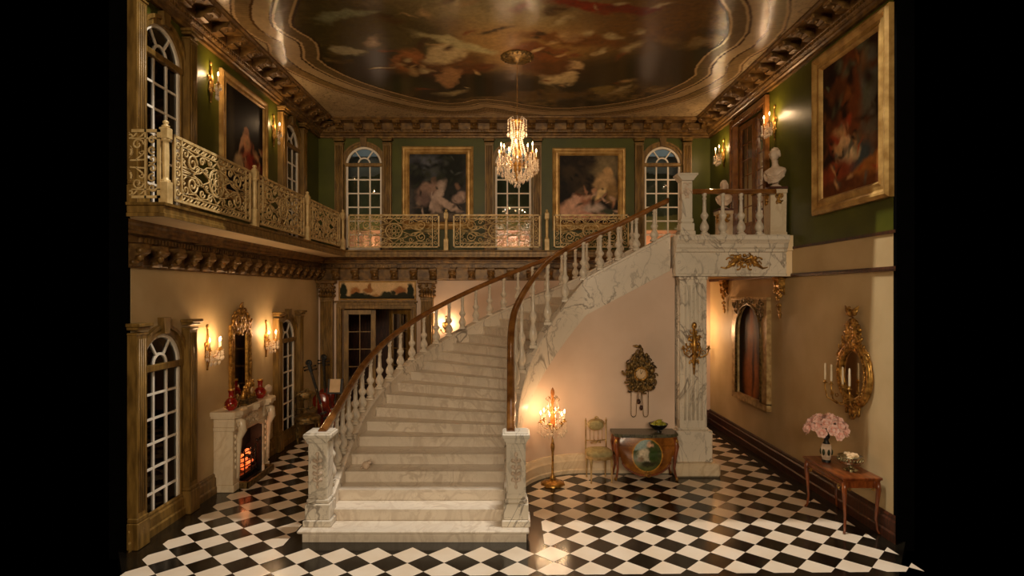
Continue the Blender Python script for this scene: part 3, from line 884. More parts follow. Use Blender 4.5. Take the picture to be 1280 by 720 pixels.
def curb(name, r0, r1, ztop, zbot, mat, t0=1.9, t1=TEND, lip=0):
    ts = [t for t in np.arange(t0, t1+.001, .25)]
    mb = MB(); vs = []
    for t in ts:
        x0, y0 = SP(t, r0); x1, y1 = SP(t, r1); zt = ztop(t); zb = zbot(t)
        if lip:
            xa, ya = SP(t, r0-lip); xb, yb = SP(t, r1+lip)
            vs += [(x0,y0,zb),(x0,y0,zt-.06),(xa,ya,zt-.05),(xa,ya,zt-.01),(x0,y0,zt),(x1,y1,zt),(xb,yb,zt-.01),(xb,yb,zt-.05),(x1,y1,zt-.06),(x1,y1,zb)]
        else: vs += [(x0,y0,zb),(x0,y0,zt),(x1,y1,zt),(x1,y1,zb)]
    n = 10 if lip else 4; k = len(ts)
    mb.add(vs, [(i*n+j, i*n+(j+1) % n, (i+1)*n+(j+1) % n, (i+1)*n+j) for i in range(k-1) for j in range(n)])
    mb.add(vs[:n], [tuple(range(n))[::-1]]); mb.add(vs[-n:], [tuple(range(n))])
    return rel_build(mb, name, mat)
ct = lambda t: t*RZ+.17
cbot = lambda t: max(t*RZ-.52, .02) if t < 24.5 else t*RZ-.52+(t-24.5)*.0
curb('inner_stringer', 1.28, 1.45, ct, cbot, M['marble_band'], lip=.02)
curb('outer_stringer', 3.81, 3.98, ct, cbot, M['marble_band'], lip=.02)
curb('stair_wall', 1.31, 1.42, lambda t: cbot(t)+.03, lambda t: 0, M['plaster'], t0=2.2, t1=26.75)
curb('stair_wall', 3.85, 3.94, lambda t: cbot(t)+.03, lambda t: 0, M['plaster'], t0=2.2, t1=26.5)
# moulded foot of the curved wall
bb = MB(); vs = []
pr = [(1.31,0),(1.22,0),(1.22,.06),(1.235,.08),(1.235,.22),(1.25,.25),(1.265,.30),(1.28,.33),(1.31,.34)]
ts = np.arange(2.4, 26.5, .3)
for t in ts: vs += [(*SP(t, r_), z_) for r_, z_ in pr]
n = len(pr); bb.add(vs, [(i*n+j, i*n+(j+1) % n, (i+1)*n+(j+1) % n, (i+1)*n+j) for i in range(len(ts)-1) for j in range(n)], 0)
rel_build(bb, 'plinth_moulding', M['marble_cream'])

# handrails
RAIL = [(-.045,-.03),(-.05,-.005),(-.045,.02),(-.025,.042),(0,.05),(.025,.042),(.045,.02),(.05,-.005),(.045,-.03),(.02,-.045),(-.02,-.045)]
def smoothz(ts, zs, k=3, it=6):
    z = np.interp(np.arange(1.6, TEND+.01, .25), ts, zs); zz = z.copy()
    for _ in range(it):
        q = zz.copy(); q[1:-1] = (zz[:-2]+zz[1:-1]*2+zz[2:])/4; zz = q
    return zz
TR = np.arange(1.6, TEND+.01, .25)
zin = smoothz([1.6, 3, 4.5, 5.8, 8.2, 10.8, 13, 15, 17.1, 21.3, 22.7, 26.5], [1.40, 1.66, 2.1, 2.44, 2.88, 3.18, 3.46, 3.72, 3.95, 4.25, 4.42, 4.98], it=10)
zout = smoothz([1.6, 4, 6, 26.5], [1.40, 1.6, 1.86, 26.5*RZ+.86], it=6)
for nm, R, zz in (('handrail', 1.375, zin), ('handrail', 3.9, zout)):
    mb = MB(); mb.sweep([(*SP(t, R), z) for t, z in zip(TR, zz)], [(a*1.15, b*1.1) for a, b in RAIL], smooth=True)
    rel_build(mb, nm, M['railwood'])
# balusters
def baluster_mesh():
    mb = MB()
    mb.box(-.075, .075, -.075, .075, 0, .05, bev=.006)
    mb.lathe([(.055,.05),(.07,.06),(.07,.08),(.045,.09),(.055,.11),(.08,.16),(.084,.21),(.07,.27),(.045,.33),(.034,.37),(.04,.385),(.066,.44),(.074,.475),(.07,.50),(.05,.53),(.038,.56),(.034,.7),(.03,.84),(.04,.86),(.04,.89),(.028,.91),(.042,.95),(.045,1.0)], n=14)
    return mb
bal0 = baluster_mesh(); bproto = None
def put_baluster(x, y, z0, z1, root=None, w=1):
    global bproto
    root = root or st; L = Vector(root.location)
    if bproto is None: o = bal0.build('baluster', M['marble_turned'], root); bproto = o
    else: o = bproto.copy(); col.objects.link(o); o.parent = root
    o.location = Vector((x, y, z0))-L; o.scale = (w, w, z1-z0); return o
for t in [2.9, 3.8, 4.7, 5.6, 7.1, 9.0, 10.9, 13.4, 15.9, 18.5, 21.0, 22.2, 23.3, 24.4, 25.5]:
    put_baluster(*SP(t, 1.365), ct(t)-.01, float(np.interp(t, TR, zin))-.04, w=.92)
t = 2.7
while t < 26.3:
    put_baluster(*SP(t, 3.895), ct(t)-.01, float(np.interp(t, TR, zout))-.04, w=.92); t += .86
# newel posts
def newel(x, y, z):
    a = MB(); a.T = Matrix.Translation((x, y, z))
    a.box(-.19, .19, -.17, .17, 0, .09, bev=.012); a.box(-.165, .165, -.15, .15, .09, .30, bev=.01)
    a.box(-.15, .15, -.135, .135, .30, .36, bev=.015); a.box(-.13, .13, -.12, .12, .36, 1.10, bev=.008)
    for sx in (-1, 1): a.box(sx*.098-.012, sx*.098+.012, -.132, -.12, .42, 1.0)
    a.box(-.11, .11, -.132, -.12, .40, .425); a.box(-.11, .11, -.132, -.12, 1.0, 1.02)
    a.box(-.14, .14, -.13, .13, 1.09, 1.11, bev=.006)
    a.prism([(-.13,1.11),(.13,1.11),(.17,1.17),(-.17,1.17)], 'y', -.155, .155)
    a.box(-.185, .185, -.17, .17, 1.17, 1.23, bev=.012); a.box(-.16, .16, -.15, .15, 1.23, 1.245, bev=.006)
    o = rel_build(a, 'newel_post', M['marble'])
    c = MB(); L = Vector(st.location)
    c.tube([(0,-.145,.55),(0,-.15,.7),(0,-.145,.95)], .009, 5)
    for k in range(4):
        for sx in (-1, 1):
            z0 = .62+k*.085
            c.ball((sx*.04, -.142, z0), .026, 6, 4, 0, (1.1,.5,1.1)); 
            c.tube([(0,-.145,z0-.03),(sx*.03,-.15,z0),(sx*.055,-.145,z0+.03)], [.012,.014,.005], 5)
    c.ball((0,-.145,.96), .025, 6, 4, 0, (1,.5,1.4)); c.ball((0,-.145,.53), .02, 6, 4, 0, (1,.5,1.6))
    c.v = [tuple(Vector(p)+Vector((x, y, z))-L) for p in c.v]
    c.build('carved_leaf', M['stone'], o)
newel(-2.56, 7.80, .159); newel(.075, 7.80, .159)

# ---- landing at the top right
ld = empty('landing', (4.0, 10.3, 3.54), 0, 'marble landing with a balustrade at the head of the stair, carried on a pillar', 'landing')
LX0, LX1, LY0 = 2.97, XR-.005, 10.3
a = MB()
a.box(LX0, LX1, LY0, YB-.01, 4.02, ZF)
a.box(LX0+.02, LX1, LY0+.04, LY0+.5, 3.56, 4.02)
rel(a, 'slab', M['soffit'], ld)
a = MB()
a.prism([(LY0+.04,3.56),(LY0,3.56),(LY0,3.60),(LY0+.02,3.61),(LY0+.02,3.98),(LY0-.02,4.0),(LY0-.02,4.04),(LY0-.05,4.07),(LY0-.06,4.13),(LY0-.11,4.19),(LY0-.13,4.20),(LY0-.13,4.26),(LY0-.11,4.29),(LY0+.3,4.29),(LY0+.3,3.56)], 'x', LX0-.02, 4.93)
a.box(3.53, 3.545, LY0+.015, LY0+.03, 3.61, 3.98)
rel(a, 'frieze', M['marble'], ld)
a = MB(); a.T = Matrix.Translation((4.17, LY0+.02, 3.80))
foliage(a, 0, .03, .3, .1, 16, -.02, .024, 5)
for sx in (-1, 1):
    a.tube([(0,-.02,.05),(sx*.1,-.03,.09),(sx*.2,-.03,0),(sx*.33,-.02,-.1),(sx*.42,-.02,-.08)], [.03,.035,.03,.02,.01], 6)
    a.ball((sx*.12,-.03,.1), .045, 8, 6); a.tube([(sx*.12,-.03,.06),(sx*.2,-.04,-.02),(sx*.3,-.03,-.09)], [.04,.035,.015], 6)
a.tube(spiral((0,-.02,-.05), .07, 1, 0), .02, 6); a.ball((0,-.03,.13), .035)
rel(a, 'gilt_cartouche', M['gilt'], ld)
NY = 10.42
a = MB(); a.T = Matrix.Translation((3.16, NY, ZF))
a.box(-.14,.14,-.14,.14,0,.08,bev=.01); a.box(-.125,.125,-.125,.125,.08,.22,bev=.012); a.box(-.095,.095,-.095,.095,.22,.98,bev=.008)
a.box(-.11,.11,-.11,.11,.24,.30,bev=.008)
a.prism([(-.1,.98),(.1,.98),(.17,1.07),(-.17,1.07)], 'y', -.14, .14); a.box(-.185,.185,-.16,.16,1.07,1.11,bev=.01)
nw = rel(a, 'newel_post', M['marble'], ld)
a = MB(); a.T = Matrix.Translation((3.16, NY-.1, ZF+.82)); foliage(a, 0, 0, .06, .15, 9, -.01, .018, 9)
rel(a, 'carved_leaf', M['stone'], ld)
a = MB(); a.sweep([(3.2, NY, ZF+.80), (4.78, NY, ZF+.80)], RAIL); rel(a, 'handrail', M['railwood'], ld)
for x in (3.50, 3.83, 4.16, 4.49): put_baluster(x, NY, ZF, ZF+.77, ld, .95)
# pillar
pil = empty('pillar', (3.28, 10.6, 0), 0, 'square fluted marble pillar holding up the landing', 'pillar')
a = MB()
a.box(2.91, 3.72, 10.2, 11.0, 0, .24, bev=.03)
rel(a, 'plinth', M['marble_cream'], pil)
a = MB(); a.box(2.97, 3.61, 10.3, 10.94, .24, .80, bev=.015); a.box(3.0, 3.56, 10.33, 10.9, .8, .84, bev=.015)
rel(a, 'pedestal', M['marble'], pil)
a = MB(); a.box(3.04, 3.52, 10.36, 10.86, .84, 3.56)
for i in range(5): x = 3.13+i*.075; a.tube([(x, 10.362, .98), (x, 10.362, 3.40)], .022, 6)
for i in range(5): y = 10.44+i*.08; a.tube([(3.042, y, .98), (3.042, y, 3.40)], .022, 6)
a.box(3.02, 3.54, 10.34, 10.88, 3.50, 3.56, bev=.01)
rel(a, 'shaft', M['marble'], pil)
WARM = (1, .64, .34)
# ================================================================ lights of the room
def crystal_drop(mb, x, y, z, n=3, s=1.0):
    s *= 1.15
    for k in range(n): mb.octa((x, y, z-k*.028*s), .009*s, .014*s)
    mb.octa((x, y, z-(n*.028+.022)*s), .014*s, .032*s)
def candle_arm(root, p0, p1, mat, drop=3, s=1.0, flame=True, power=0, ln='candle_light'):
    """an S-curved arm from p0 to the cup at p1 with its candle, flame and crystals"""
    p0 = Vector(p0); p1 = Vector(p1); d = p1-p0
    m = MB()
    pts = [p0+Vector((d.x*t, d.y*t, d.z*t-.09*s*sin(PI*t)*(1 if t < .9 else 1))) for t in [i/10 for i in range(11)]]
    m.tube(pts, .009*s, 6)
    m.lathe([(.008,-.02),(.02,-.005),(.042,0),(.045,.008),(.018,.012),(.016,.04),(.02,.045)], tuple(p1), 10) if s == 1 else m.lathe([(a*s, b*s) for a, b in [(.008,-.02),(.02,-.005),(.042,0),(.045,.008),(.018,.012),(.016,.04),(.02,.045)]], tuple(p1), 10)
    arm = m.build('arm', mat, root)
    c = MB(); c.lathe([(.011*s,0),(.011*s,.10*s)], (p1.x, p1.y, p1.z+.04*s), 8); c.build('candle', M['candle'], arm)
    if flame:
        f = MB(); f.lathe([(.003,0),(.012*s,.018*s),(.011*s,.03*s),(.004,.055*s),(.001,.065*s)], (p1.x, p1.y, p1.z+.142*s), 8)
        f.build('flame', M['flame'], arm)
    if drop:
        k = MB()
        for q in range(6):
            a = q*PI/3; crystal_drop(k, p1.x+.045*s*cos(a), p1.y+.045*s*sin(a), p1.z-.012, drop, s)
        k.build('crystal_drops', M['crystal'], arm)
    if power: light(ln, (p1.x, p1.y, p1.z+.175*s), power, WARM, .02, root)
    return arm

def wall_sconce(side, s, z, label, group, n=2, power=10, spread=.17, backh=.34, mat='gilt', drop=3, flame=True, sc_=1.0, out=.17):
    L = wall_loc(side, s, z)
    r = empty('wall_sconce', L, ROT[side], label, 'wall light', group)
    b = MB()
    b.lathe([(.01,0),(.05,.004),(.055,.02),(.03,.035)], n=12) if False else None
    b.ball((0,-.02,0), .06, 10, 6, 0, (.9,.45,1.5))
    b.tube([(0,-.02,-backh*.5),(0,-.03,-.05),(0,-.035,.1),(0,-.02,backh*.7)], [.012,.03,.028,.008], 8)
    b.ball((0,-.02,backh*.72), .022, 8, 6, 0, (1,1,1.8)); b.ball((0,-.02,-backh*.52), .018)
    for sx in (-1, 1):
        b.tube(spiral((sx*.045,-.02,.12), .045, 1.1, -PI/2, d=sx), .010, 5)
        b.tube(spiral((sx*.035,-.02,-.08), .035, 1.1, PI/2, d=-sx), .008, 5)
    b.build('back_plate', M[mat], r)
    xs = [0] if n == 1 else [(-1+2*i/(n-1))*spread for i in range(n)]
    for i, x in enumerate(xs):
        o = out*(1.25 if (n == 3 and i == 1) else .85 if n == 3 else 1)
        candle_arm(r, (x*.15,-.04,-.02), (x,-o,.02), M[mat], drop, sc_, flame, power/max(n,1) if flame else 0)
    k = MB()
    if drop:
        for i in range(9):
            x = -spread+2*spread*i/8; crystal_drop(k, x, -out*.75-.03*abs(cos(i)), -.06, 3, 1.1)
        k.build('crystal_fringe', M['crystal'], r)
    return r
G1 = 'gilt candle sconces on the upper left wall'; G2 = 'crystal candle sconces beside the mantel mirror'; G3 = 'crystal candle sconces on the upper right wall'
wall_sconce('left', 9.31, 6.60, 'upper gilt sconce between the near arched window and the tall dark painting', G1, 1, P_UL, .05, .5, drop=1, out=.14)
wall_sconce('left', 11.79, 6.52, 'upper gilt sconce past the tall painting, towards the far left corner', G1, 1, P_UL, .05, .5, drop=1, out=.14)
wall_sconce('left', 9.21, 2.33, 'crystal candle sconce on the cream wall, between the near lower window and the gilt mirror', G2, 3, P_LL, .17, .55)
wall_sconce('left', 11.42, 2.30, 'crystal candle sconce on the cream wall, between the gilt mirror and the far lower window', G2, 3, P_LL, .17, .55)
wall_sconce('right', 13.62, 6.50, 'crystal sconce on the green wall between the back corner and the upper glass doors', G3, 2, P_UR, .12, .5, drop=4)
wall_sconce('right', 11.0, 6.45, 'crystal sconce on the green wall between the upper glass doors and the big painting', G3, 2, P_UR, .12, .5, drop=4)
# back wall lamp seen between the balusters
r = empty('wall_lamp', (-1.62, YB, 2.45), 0, 'small round gilt wall lamp glowing behind the stair balusters', 'wall light')
b = MB(); b.lathe([(.02,0),(.09,.01),(.10,.03),(.06,.05)], n=14); b.v = [(x, -z-.02, y) for x, y, z in b.v]
b.ball((0,-.05,.22), .03); b.ball((0,-.05,-.16), .03); b.tube([(0,-.02,-.16),(0,-.03,.22)], .012)
b.build('back_plate', M['gilt_dark'], r)
candle_arm(r, (0,-.05,-.1), (.12,-.13,-.12), M['gilt'], 0, .9, True, P_BK)
candle_arm(r, (0,-.05,-.1), (-.12,-.13,-.12), M['gilt'], 0, .9, True, P_BK)
# lamp that warms the wall behind the pillar
r = wall_sconce('back', 4.42, 2.15, 'candle sconce on the back wall mostly hidden behind the marble pillar', None, 2, P_HID, .1, .45, drop=0)
# gilt sconce on the pillar, unlit
r = empty('pillar_sconce', (3.28, 10.34, 2.22), 0, 'unlit gilt sconce with scrolled arms fixed to the marble pillar', 'wall light')
b = MB(); b.tube([(0,-.02,-.42),(0,-.03,-.2),(0,-.04,.1),(0,-.03,.42)], [.012,.03,.05,.02], 8); b.ball((0,-.04,.46), .045, 8, 6, 0, (1,.8,1.4))
b.T = Matrix.Translation((0,0,.05)); foliage(b, 0, 0, .11, .34, 16, -.03, .024, 11)
b.build('back_plate', M['gilt'], r)
for sx, oy in ((-1,-.14), (1,-.14), (.2,-.2)):
    m = MB(); m.tube([(0,-.04,-.02),(sx*.1,oy*.7,-.1),(sx*.2,oy,-.04),(sx*.22,oy,.04)], .014, 6)
    m.lathe([(.01,0),(.04,.01),(.045,.02),(.02,.03),(.022,.07)], (sx*.22, oy, .04), 10)
    m.tube(spiral((sx*.13, oy*.7, -.02), .05, 1, 0), .009, 5); m.build('arm', M['gilt'], r)

# ---- chandelier
CHX, CHY = .125, 10.56
ch = empty('chandelier', (CHX, CHY, 5.2), 0, 'tall crystal chandelier with a ring of lit candles hanging on a long chain', 'chandelier')
H0 = ZC-5.2
m = MB(); m.lathe([(.30,-.005),(.29,-.03),(.24,-.035),(.22,-.055),(.10,-.06),(.08,-.09),(.02,-.11)], (0,0,H0), 28, flute=.06); 
for i in range(20): a = i*PI/10; m.ball((.26*cos(a), .26*sin(a), H0-.035), .022, 6, 4)
m.build('ceiling_rose', M['gilt_dark'], ch)
m = MB()
z = H0-.11
while z > 1.26: m.tube([(.010*cos(q*PI/3)*(1 if int(z*50) % 2 else .4), .010*cos(q*PI/3)*(.4 if int(z*50) % 2 else 1), z-.02+.022*sin(q*PI/3)) for q in range(6)], .004, 4, True); z -= .034
m.build('chain', M['gilt'], ch)
m = MB(); m.lathe([(.006,1.28),(.05,1.25),(.12,1.22),(.13,1.20),(.05,1.18),(.03,1.1),(.05,1.0),(.035,.9),(.05,.75),(.08,.62),(.09,.55),(.05,.48),(.07,.4),(.06,.3),(.02,.2),(.03,.14),(.01,.1)], n=14)
m.build('stem', M['gilt'], ch)
NA = 10
for i in range(NA):
    a = 2*PI*(i+.35)/NA; R_ = .36 if i % 2 == 0 else .30; zz = .52 if i % 2 == 0 else .60
    candle_arm(ch, (.05*cos(a), .05*sin(a), zz-.12), (R_*cos(a), R_*sin(a), zz), M['gilt'], 5, .95, True, P_CH/NA)
k = MB()
for i in range(12):
    a = 2*PI*i/12
    # ropes of beads from the crown down to the ring
    for q in range(17):
        t = q/16; rr = .13*(1-t)+.17*t-.06*sin(PI*t); k.octa((rr*cos(a), rr*sin(a), 1.2-.62*t), .017, .02)
k.build('bead_ropes', M['crystal'], ch)
k = MB()
for i in range(8):
    a = 2*PI*i/8
    pts = [(.06*cos(a), .06*sin(a), 1.2), (.12*cos(a), .12*sin(a), 1.27), (.17*cos(a), .17*sin(a), 1.22), (.165*cos(a), .165*sin(a), 1.15)]
    k.tube(pts, .008, 5); crystal_drop(k, .165*cos(a), .165*sin(a), 1.14, 3, 1.5)
k.build('crown_drops', M['crystal'], ch)
DP = {}
for ring, (rr, zz, nn, dn) in enumerate(((.37,.46,28,5), (.29,.40,22,5), (.2,.32,16,5), (.12,.24,10,4), (.05,.14,5,3))):
    for i in range(nn):
        a = 2*PI*i/nn+ring
        if dn not in DP:
            k = MB(); crystal_drop(k, 0, 0, 0, dn, 1.0); DP[dn] = k.build('crystal_drop', M['crystal'], ch, (rr*cos(a), rr*sin(a), zz))
        else: o = DP[dn].copy(); col.objects.link(o); o.location = (rr*cos(a), rr*sin(a), zz)
k = MB()
for i in range(NA):
    a0 = 2*PI*(i+.35)/NA; a1 = a0+2*PI/NA
    for q in range(1, 10):
        t = q/10; a = a0+(a1-a0)*t; k.octa((.34*cos(a), .34*sin(a), .52-.10*sin(PI*t)), .011, .012)
k.build('bead_swags', M['crystal'], ch)

# ---- standing candelabra in the niche
fl_ = empty('floor_candelabra', (.72, 9.85, 0), 0, 'gilt crystal floor candelabra burning in front of the curved stair wall', 'floor lamp')
m = MB()
m.lathe([(.19,0),(.185,.03),(.12,.05),(.06,.07),(.045,.09)], n=20, flute=.13); m.build('base', M['gilt'], fl_)
m = MB(); m.lathe([(.045,.09),(.05,.12),(.03,.15),(.022,.2),(.018,.45),(.022,.55),(.036,.62),(.034,.68),(.02,.72),(.015,.9),(.03,.93),(.012,.96)], n=12); m.build('pole', M['gilt'], fl_)
m = MB(); m.lathe([(.012,.96),(.05,1.0),(.07,1.06),(.04,1.13),(.06,1.2),(.045,1.28),(.015,1.34),(.03,1.4),(.012,1.46),(.02,1.5),(.035,1.55),(.03,1.6),(.004,1.65)], n=12); m.build('stem', M['amber'], fl_)
for i in range(6):
    a = 2*PI*(i+.2)/6; candle_arm(fl_, (.03*cos(a), .03*sin(a), 1.02), (.21*cos(a), .21*sin(a), 1.06), M['gilt'], 4, 1.0, True, P_FL/6)
m = MB()
for i in range(6):
    a = 2*PI*(i+.7)/6
    m.tube([(.02*cos(a), .02*sin(a), 1.42), (.08*cos(a), .08*sin(a), 1.5), (.12*cos(a), .12*sin(a), 1.45), (.10*cos(a), .10*sin(a), 1.42)], .006, 5)
    m.tube([(.03*cos(a), .03*sin(a), 1.22), (.12*cos(a), .12*sin(a), 1.3), (.18*cos(a), .18*sin(a), 1.22)], .006, 5)
m.build('scroll_arms', M['gilt'], fl_)
m = MB()
for i in range(6):
    a = 2*PI*(i+.7)/6; crystal_drop(m, .10*cos(a), .10*sin(a), 1.41, 4, 1); crystal_drop(m, .18*cos(a), .18*sin(a), 1.21, 4, 1.1)
for i in range(16):
    a = 2*PI*i/16; crystal_drop(m, .2*cos(a), .2*sin(a), 1.0, 4, 1)
m.build('crystal_drops', M['crystal'], fl_)

# ================================================================ paintings
def frame_ring(w, h, t, d=.07, m=0):
    """moulded rectangular frame w x h, width t, standing d off the wall"""
    mb = MB(); pr = [(0,0),(0,d*.7),(t*.18,d),(t*.32,d*.9),(t*.5,d*.55),(t*.7,d*.6),(t*.85,d*.75),(t*.95,d*.45),(t,d*.25),(t,0)]
    cs = [(-w/2, 0, 1, 1), (w/2, 0, -1, 1), (w/2, h, -1, -1), (-w/2, h, 1, -1)]
    vs = []
    for (x, z, sx, sz) in cs: vs += [(x+sx*a, -b, z+sz*a) for a, b in pr]
    n = len(pr)
    mb.add(vs, [(i*n+j, ((i+1) % 4)*n+j, ((i+1) % 4)*n+(j+1) % n, i*n+(j+1) % n) for i in range(4) for j in range(n-1)])
    return mb
def picture(side, s, z, w, h, t, label, bg, blobs, seed, cat='painting', d=.07, res=130, name='framed_painting', grp=None, fm='frame_gold', warp=.035, wf=9, bx=1, dab=()):
    r = empty(name, wall_loc(side, s, z), ROT[side], label, cat, grp)
    frame_ring(w, h, t, d).build('frame', M[fm], r)
    a = w-1.8*t; b = h-1.8*t
    painted_grid('canvas', M['canvas'], lambda u, v: ((u-.5)*a, -.02+0*u, .9*t+v*b), res, int(res*b/a), lambda u, v: paint(u*a/b, v, bg, [(q[0]*a/b, q[1], q[2]*bx)+tuple(q[3:]) for q in blobs]+list(dab), seed, warp, wf), r)
    return r
SK = (186,150,122)
picture('back', -1.835, 4.87, 1.80, 2.09, .19, 'gold framed dusky painting of pale reclining shapes, back wall left of the chandelier',
    [(0,(16,16,14)),(.5,(44,42,38)),(.8,(66,62,60)),(1,(96,92,92))],
    [(.3,.8,.28,.18,0,(84,86,94),.5),(.75,.8,.2,.3,0,(22,24,16),.5),(.5,.42,.07,.2,-25,(190,166,150),.35),(.43,.62,.05,.05,0,(120,90,72),.3),(.33,.50,.17,.09,20,(150,120,104),.4),
     (.62,.28,.24,.05,-28,(196,168,150),.3),(.42,.26,.05,.16,-10,(186,160,144),.35),(.5,.2,.05,.15,25,(172,146,130),.35),(.25,.35,.1,.1,0,(120,96,88),.4),(.86,.36,.1,.07,30,(168,140,126),.4),(.84,.52,.04,.05,0,(120,90,70),.4),(.5,.08,.4,.06,0,(120,106,92),.5),(.12,.7,.1,.2,0,(26,26,24),.4)], 11, dab=dabs(31, 40, 0, .86, .5, 1, .04, [(16,18,12),(44,48,34),(70,72,66)])+dabs(32, 30, .1, .8, 0, .45, .03, [(30,26,22),(150,126,108),(96,80,70),(190,166,150)]))
picture('back', 1.98, 4.85, 1.84, 2.07, .19, 'gold framed dark painting of a rosy seated group, back wall right of the chandelier',
    [(0,(14,10,8)),(.6,(26,18,12)),(1,(46,34,22))],
    [(.78,.82,.22,.2,0,(122,104,72),.5),(.76,.6,.16,.12,0,(182,146,100),.35),(.82,.74,.07,.07,0,(190,150,100),.35),(.9,.45,.09,.16,0,(140,108,64),.45),(.2,.74,.12,.12,-20,(62,48,30),.5),
     (.25,.2,.24,.14,10,(208,160,132),.4),(.3,.32,.1,.1,20,(214,166,140),.35),(.34,.44,.05,.05,0,(110,66,40),.3),(.5,.3,.12,.14,-20,(166,110,84),.4),(.58,.2,.16,.1,0,(190,166,150),.4),(.66,.42,.12,.06,40,(220,186,130),.35),(.6,.48,.05,.05,0,(190,140,104),.3),(.8,.14,.13,.08,0,(60,66,48),.4),(.46,.1,.3,.06,0,(196,140,116),.4)], 12, dab=dabs(33, 40, 0, .5, .45, 1, .05, [(12,9,7),(36,26,16),(60,46,28)])+dabs(34, 30, .1, .85, 0, .5, .03, [(30,20,14),(170,120,90),(90,70,50),(206,166,136)]))
picture('left', 10.52, 4.87, 1.82, 2.14, .17, 'tall near-black gold framed painting between two sconces on the upper left wall',
    [(0,(8,5,4)),(.6,(18,10,6)),(1,(40,22,12))],
    [(.15,.6,.06,.3,0,(64,54,40),.6),(.55,.42,.14,.16,0,(176,104,70),.4),(.52,.55,.08,.1,0,(210,150,104),.35),(.52,.655,.04,.045,0,(190,130,90),.3),(.75,.34,.2,.10,-20,(140,40,22),.4),(.35,.3,.1,.1,0,(180,150,110),.4),(.4,.5,.03,.12,-30,(200,150,110),.4)], 13, dab=dabs(41, 24, .3, .8, .2, .55, .03, [(150,80,50),(60,24,14),(196,150,104)]))
picture('right', 8.57, 4.53, 1.94, 2.56, .25, 'very large gold framed woodland painting on the upper right wall',
    [(0,(34,14,8)),(.45,(82,40,16)),(.8,(128,70,28)),(1,(150,96,44))],
    [(.82,.6,.12,.3,0,(92,88,72),.6),(.85,.75,.1,.15,0,(100,98,84),.5),(.5,.6,.13,.42,0,(112,56,22),.35),(.1,.5,.12,.5,0,(26,12,8),.4),(.3,.42,.12,.12,20,(150,58,28),.35),(.42,.5,.1,.05,20,(160,64,30),.35),
     (.36,.36,.05,.14,-25,(218,176,128),.3),(.46,.3,.06,.12,-10,(214,170,124),.3),(.44,.45,.035,.04,0,(190,120,80),.3),(.6,.22,.18,.1,0,(64,74,76),.35),(.5,.24,.12,.05,15,(226,196,150),.35),(.24,.15,.22,.1,10,(136,58,28),.4),(.75,.12,.3,.06,20,(170,104,44),.4),(.3,.06,.35,.06,0,(96,48,18),.4),(.3,.75,.12,.1,0,(96,52,20),.4)], 14, d=.1, res=150, dab=dabs(35, 50, 0, .75, .3, 1, .045, [(40,18,8),(90,46,18),(130,76,32),(26,12,8),(96,96,72)])+dabs(36, 30, .1, .7, .05, .5, .03, [(30,14,8),(180,80,36),(200,150,96),(96,90,76),(110,60,24)]))
r = picture('back', -3.36, 3.08, 1.96, .49, .045, 'long narrow landscape panel with a mountain above the lower double door',
    [(0,(214,176,124)),(1,(232,196,146))],
    [(.20,.5,.11,.24,0,(170,112,60),.4),(.40,.70,.05,.22,0,(150,100,52),.25),(.38,.50,.13,.16,0,(160,106,56),.3),(.80,.5,.14,.2,0,(160,104,60),.4),(.5,.0,1.2,.26,0,(38,34,16),.25),(.04,.45,.09,.55,0,(30,36,18),.25),(.25,.22,.2,.18,0,(34,36,18),.3),
     (.62,.28,.14,.2,0,(44,46,24),.3),(.72,.34,.06,.16,0,(40,42,20),.3),(.95,.5,.08,.5,0,(32,36,18),.25),(.85,.2,.16,.2,0,(40,38,20),.3),(.48,.22,.07,.1,0,(180,136,84),.4)], 15, cat='painting', d=.03, res=220, warp=.12, wf=4, bx=2.6)

# ---- arched relief frame with a veiled figure shape, right wall
r = empty('arched_painting', wall_loc('right', 12.06, .96), ROT['right'], 'dark brown arched painting in a carved cream frame, lower right wall behind the pillar', 'painting')
w_, h_ = 1.76, 2.2
f = MB()
ro = arc(0, 1.45, .62, 0, PI, 24)
f.box(-w_/2, -.62, -.09, 0, .12, 1.45); f.box(.62, w_/2, -.09, 0, .12, 1.45); f.box(-w_/2, w_/2, -.09, 0, 0, .14)
for sgn in (-1, 1):
    a = arc(0, 1.45, .62, PI/2, PI if sgn < 0 else 0, 14)
    f.prism((a+[(sgn*w_/2, 1.45), (sgn*w_/2, h_), (0, h_)]) if sgn < 0 else (a+[(w_/2, 1.45), (w_/2, h_), (0, h_)])[::-1], 'y', -.09, 0)
f.box(-w_/2-.02, w_/2+.02, -.11, 0, h_-.04, h_+.02, bev=.01)
f.build('frame', M['ivory'], r)
c = MB()
path = [(-.62, -.095, .14)]+[(x, -.095, z) for x, z in arc(0, 1.45, .62, PI, 0, 24)]+[(.62, -.095, .14)]
c.tube(path, .028, 6)
foliage(c, .55, 1.95, .2, .16, 16, -.1, .03, 21, False); foliage(c, -.55, 1.95, .2, .16, 16, -.1, .03, 22, False); foliage(c, 0, 2.14, .25, .05, 8, -.1, .03, 23)
c.build('carving', M['gilt_dark'], r)
painted_grid('canvas', M['canvas'], lambda u, v: ((u-.5)*1.24, -.02+0*u, .12+v*1.95), 90, 130, lambda u, v: paint(u*.62, v, [(0,(22,9,5)),(.6,(44,20,10)),(1,(70,34,14))],
    [(.31,.45,.13,.42,0,(150,84,34),.35),(.31,.22,.19,.28,0,(160,92,38),.4),(.31,.82,.04,.14,0,(176,104,48),.4),(.26,.3,.03,.4,4,(160,90,38),.6),(.36,.35,.03,.4,-4,(84,40,14),.6)], 16, .03, 8), r)

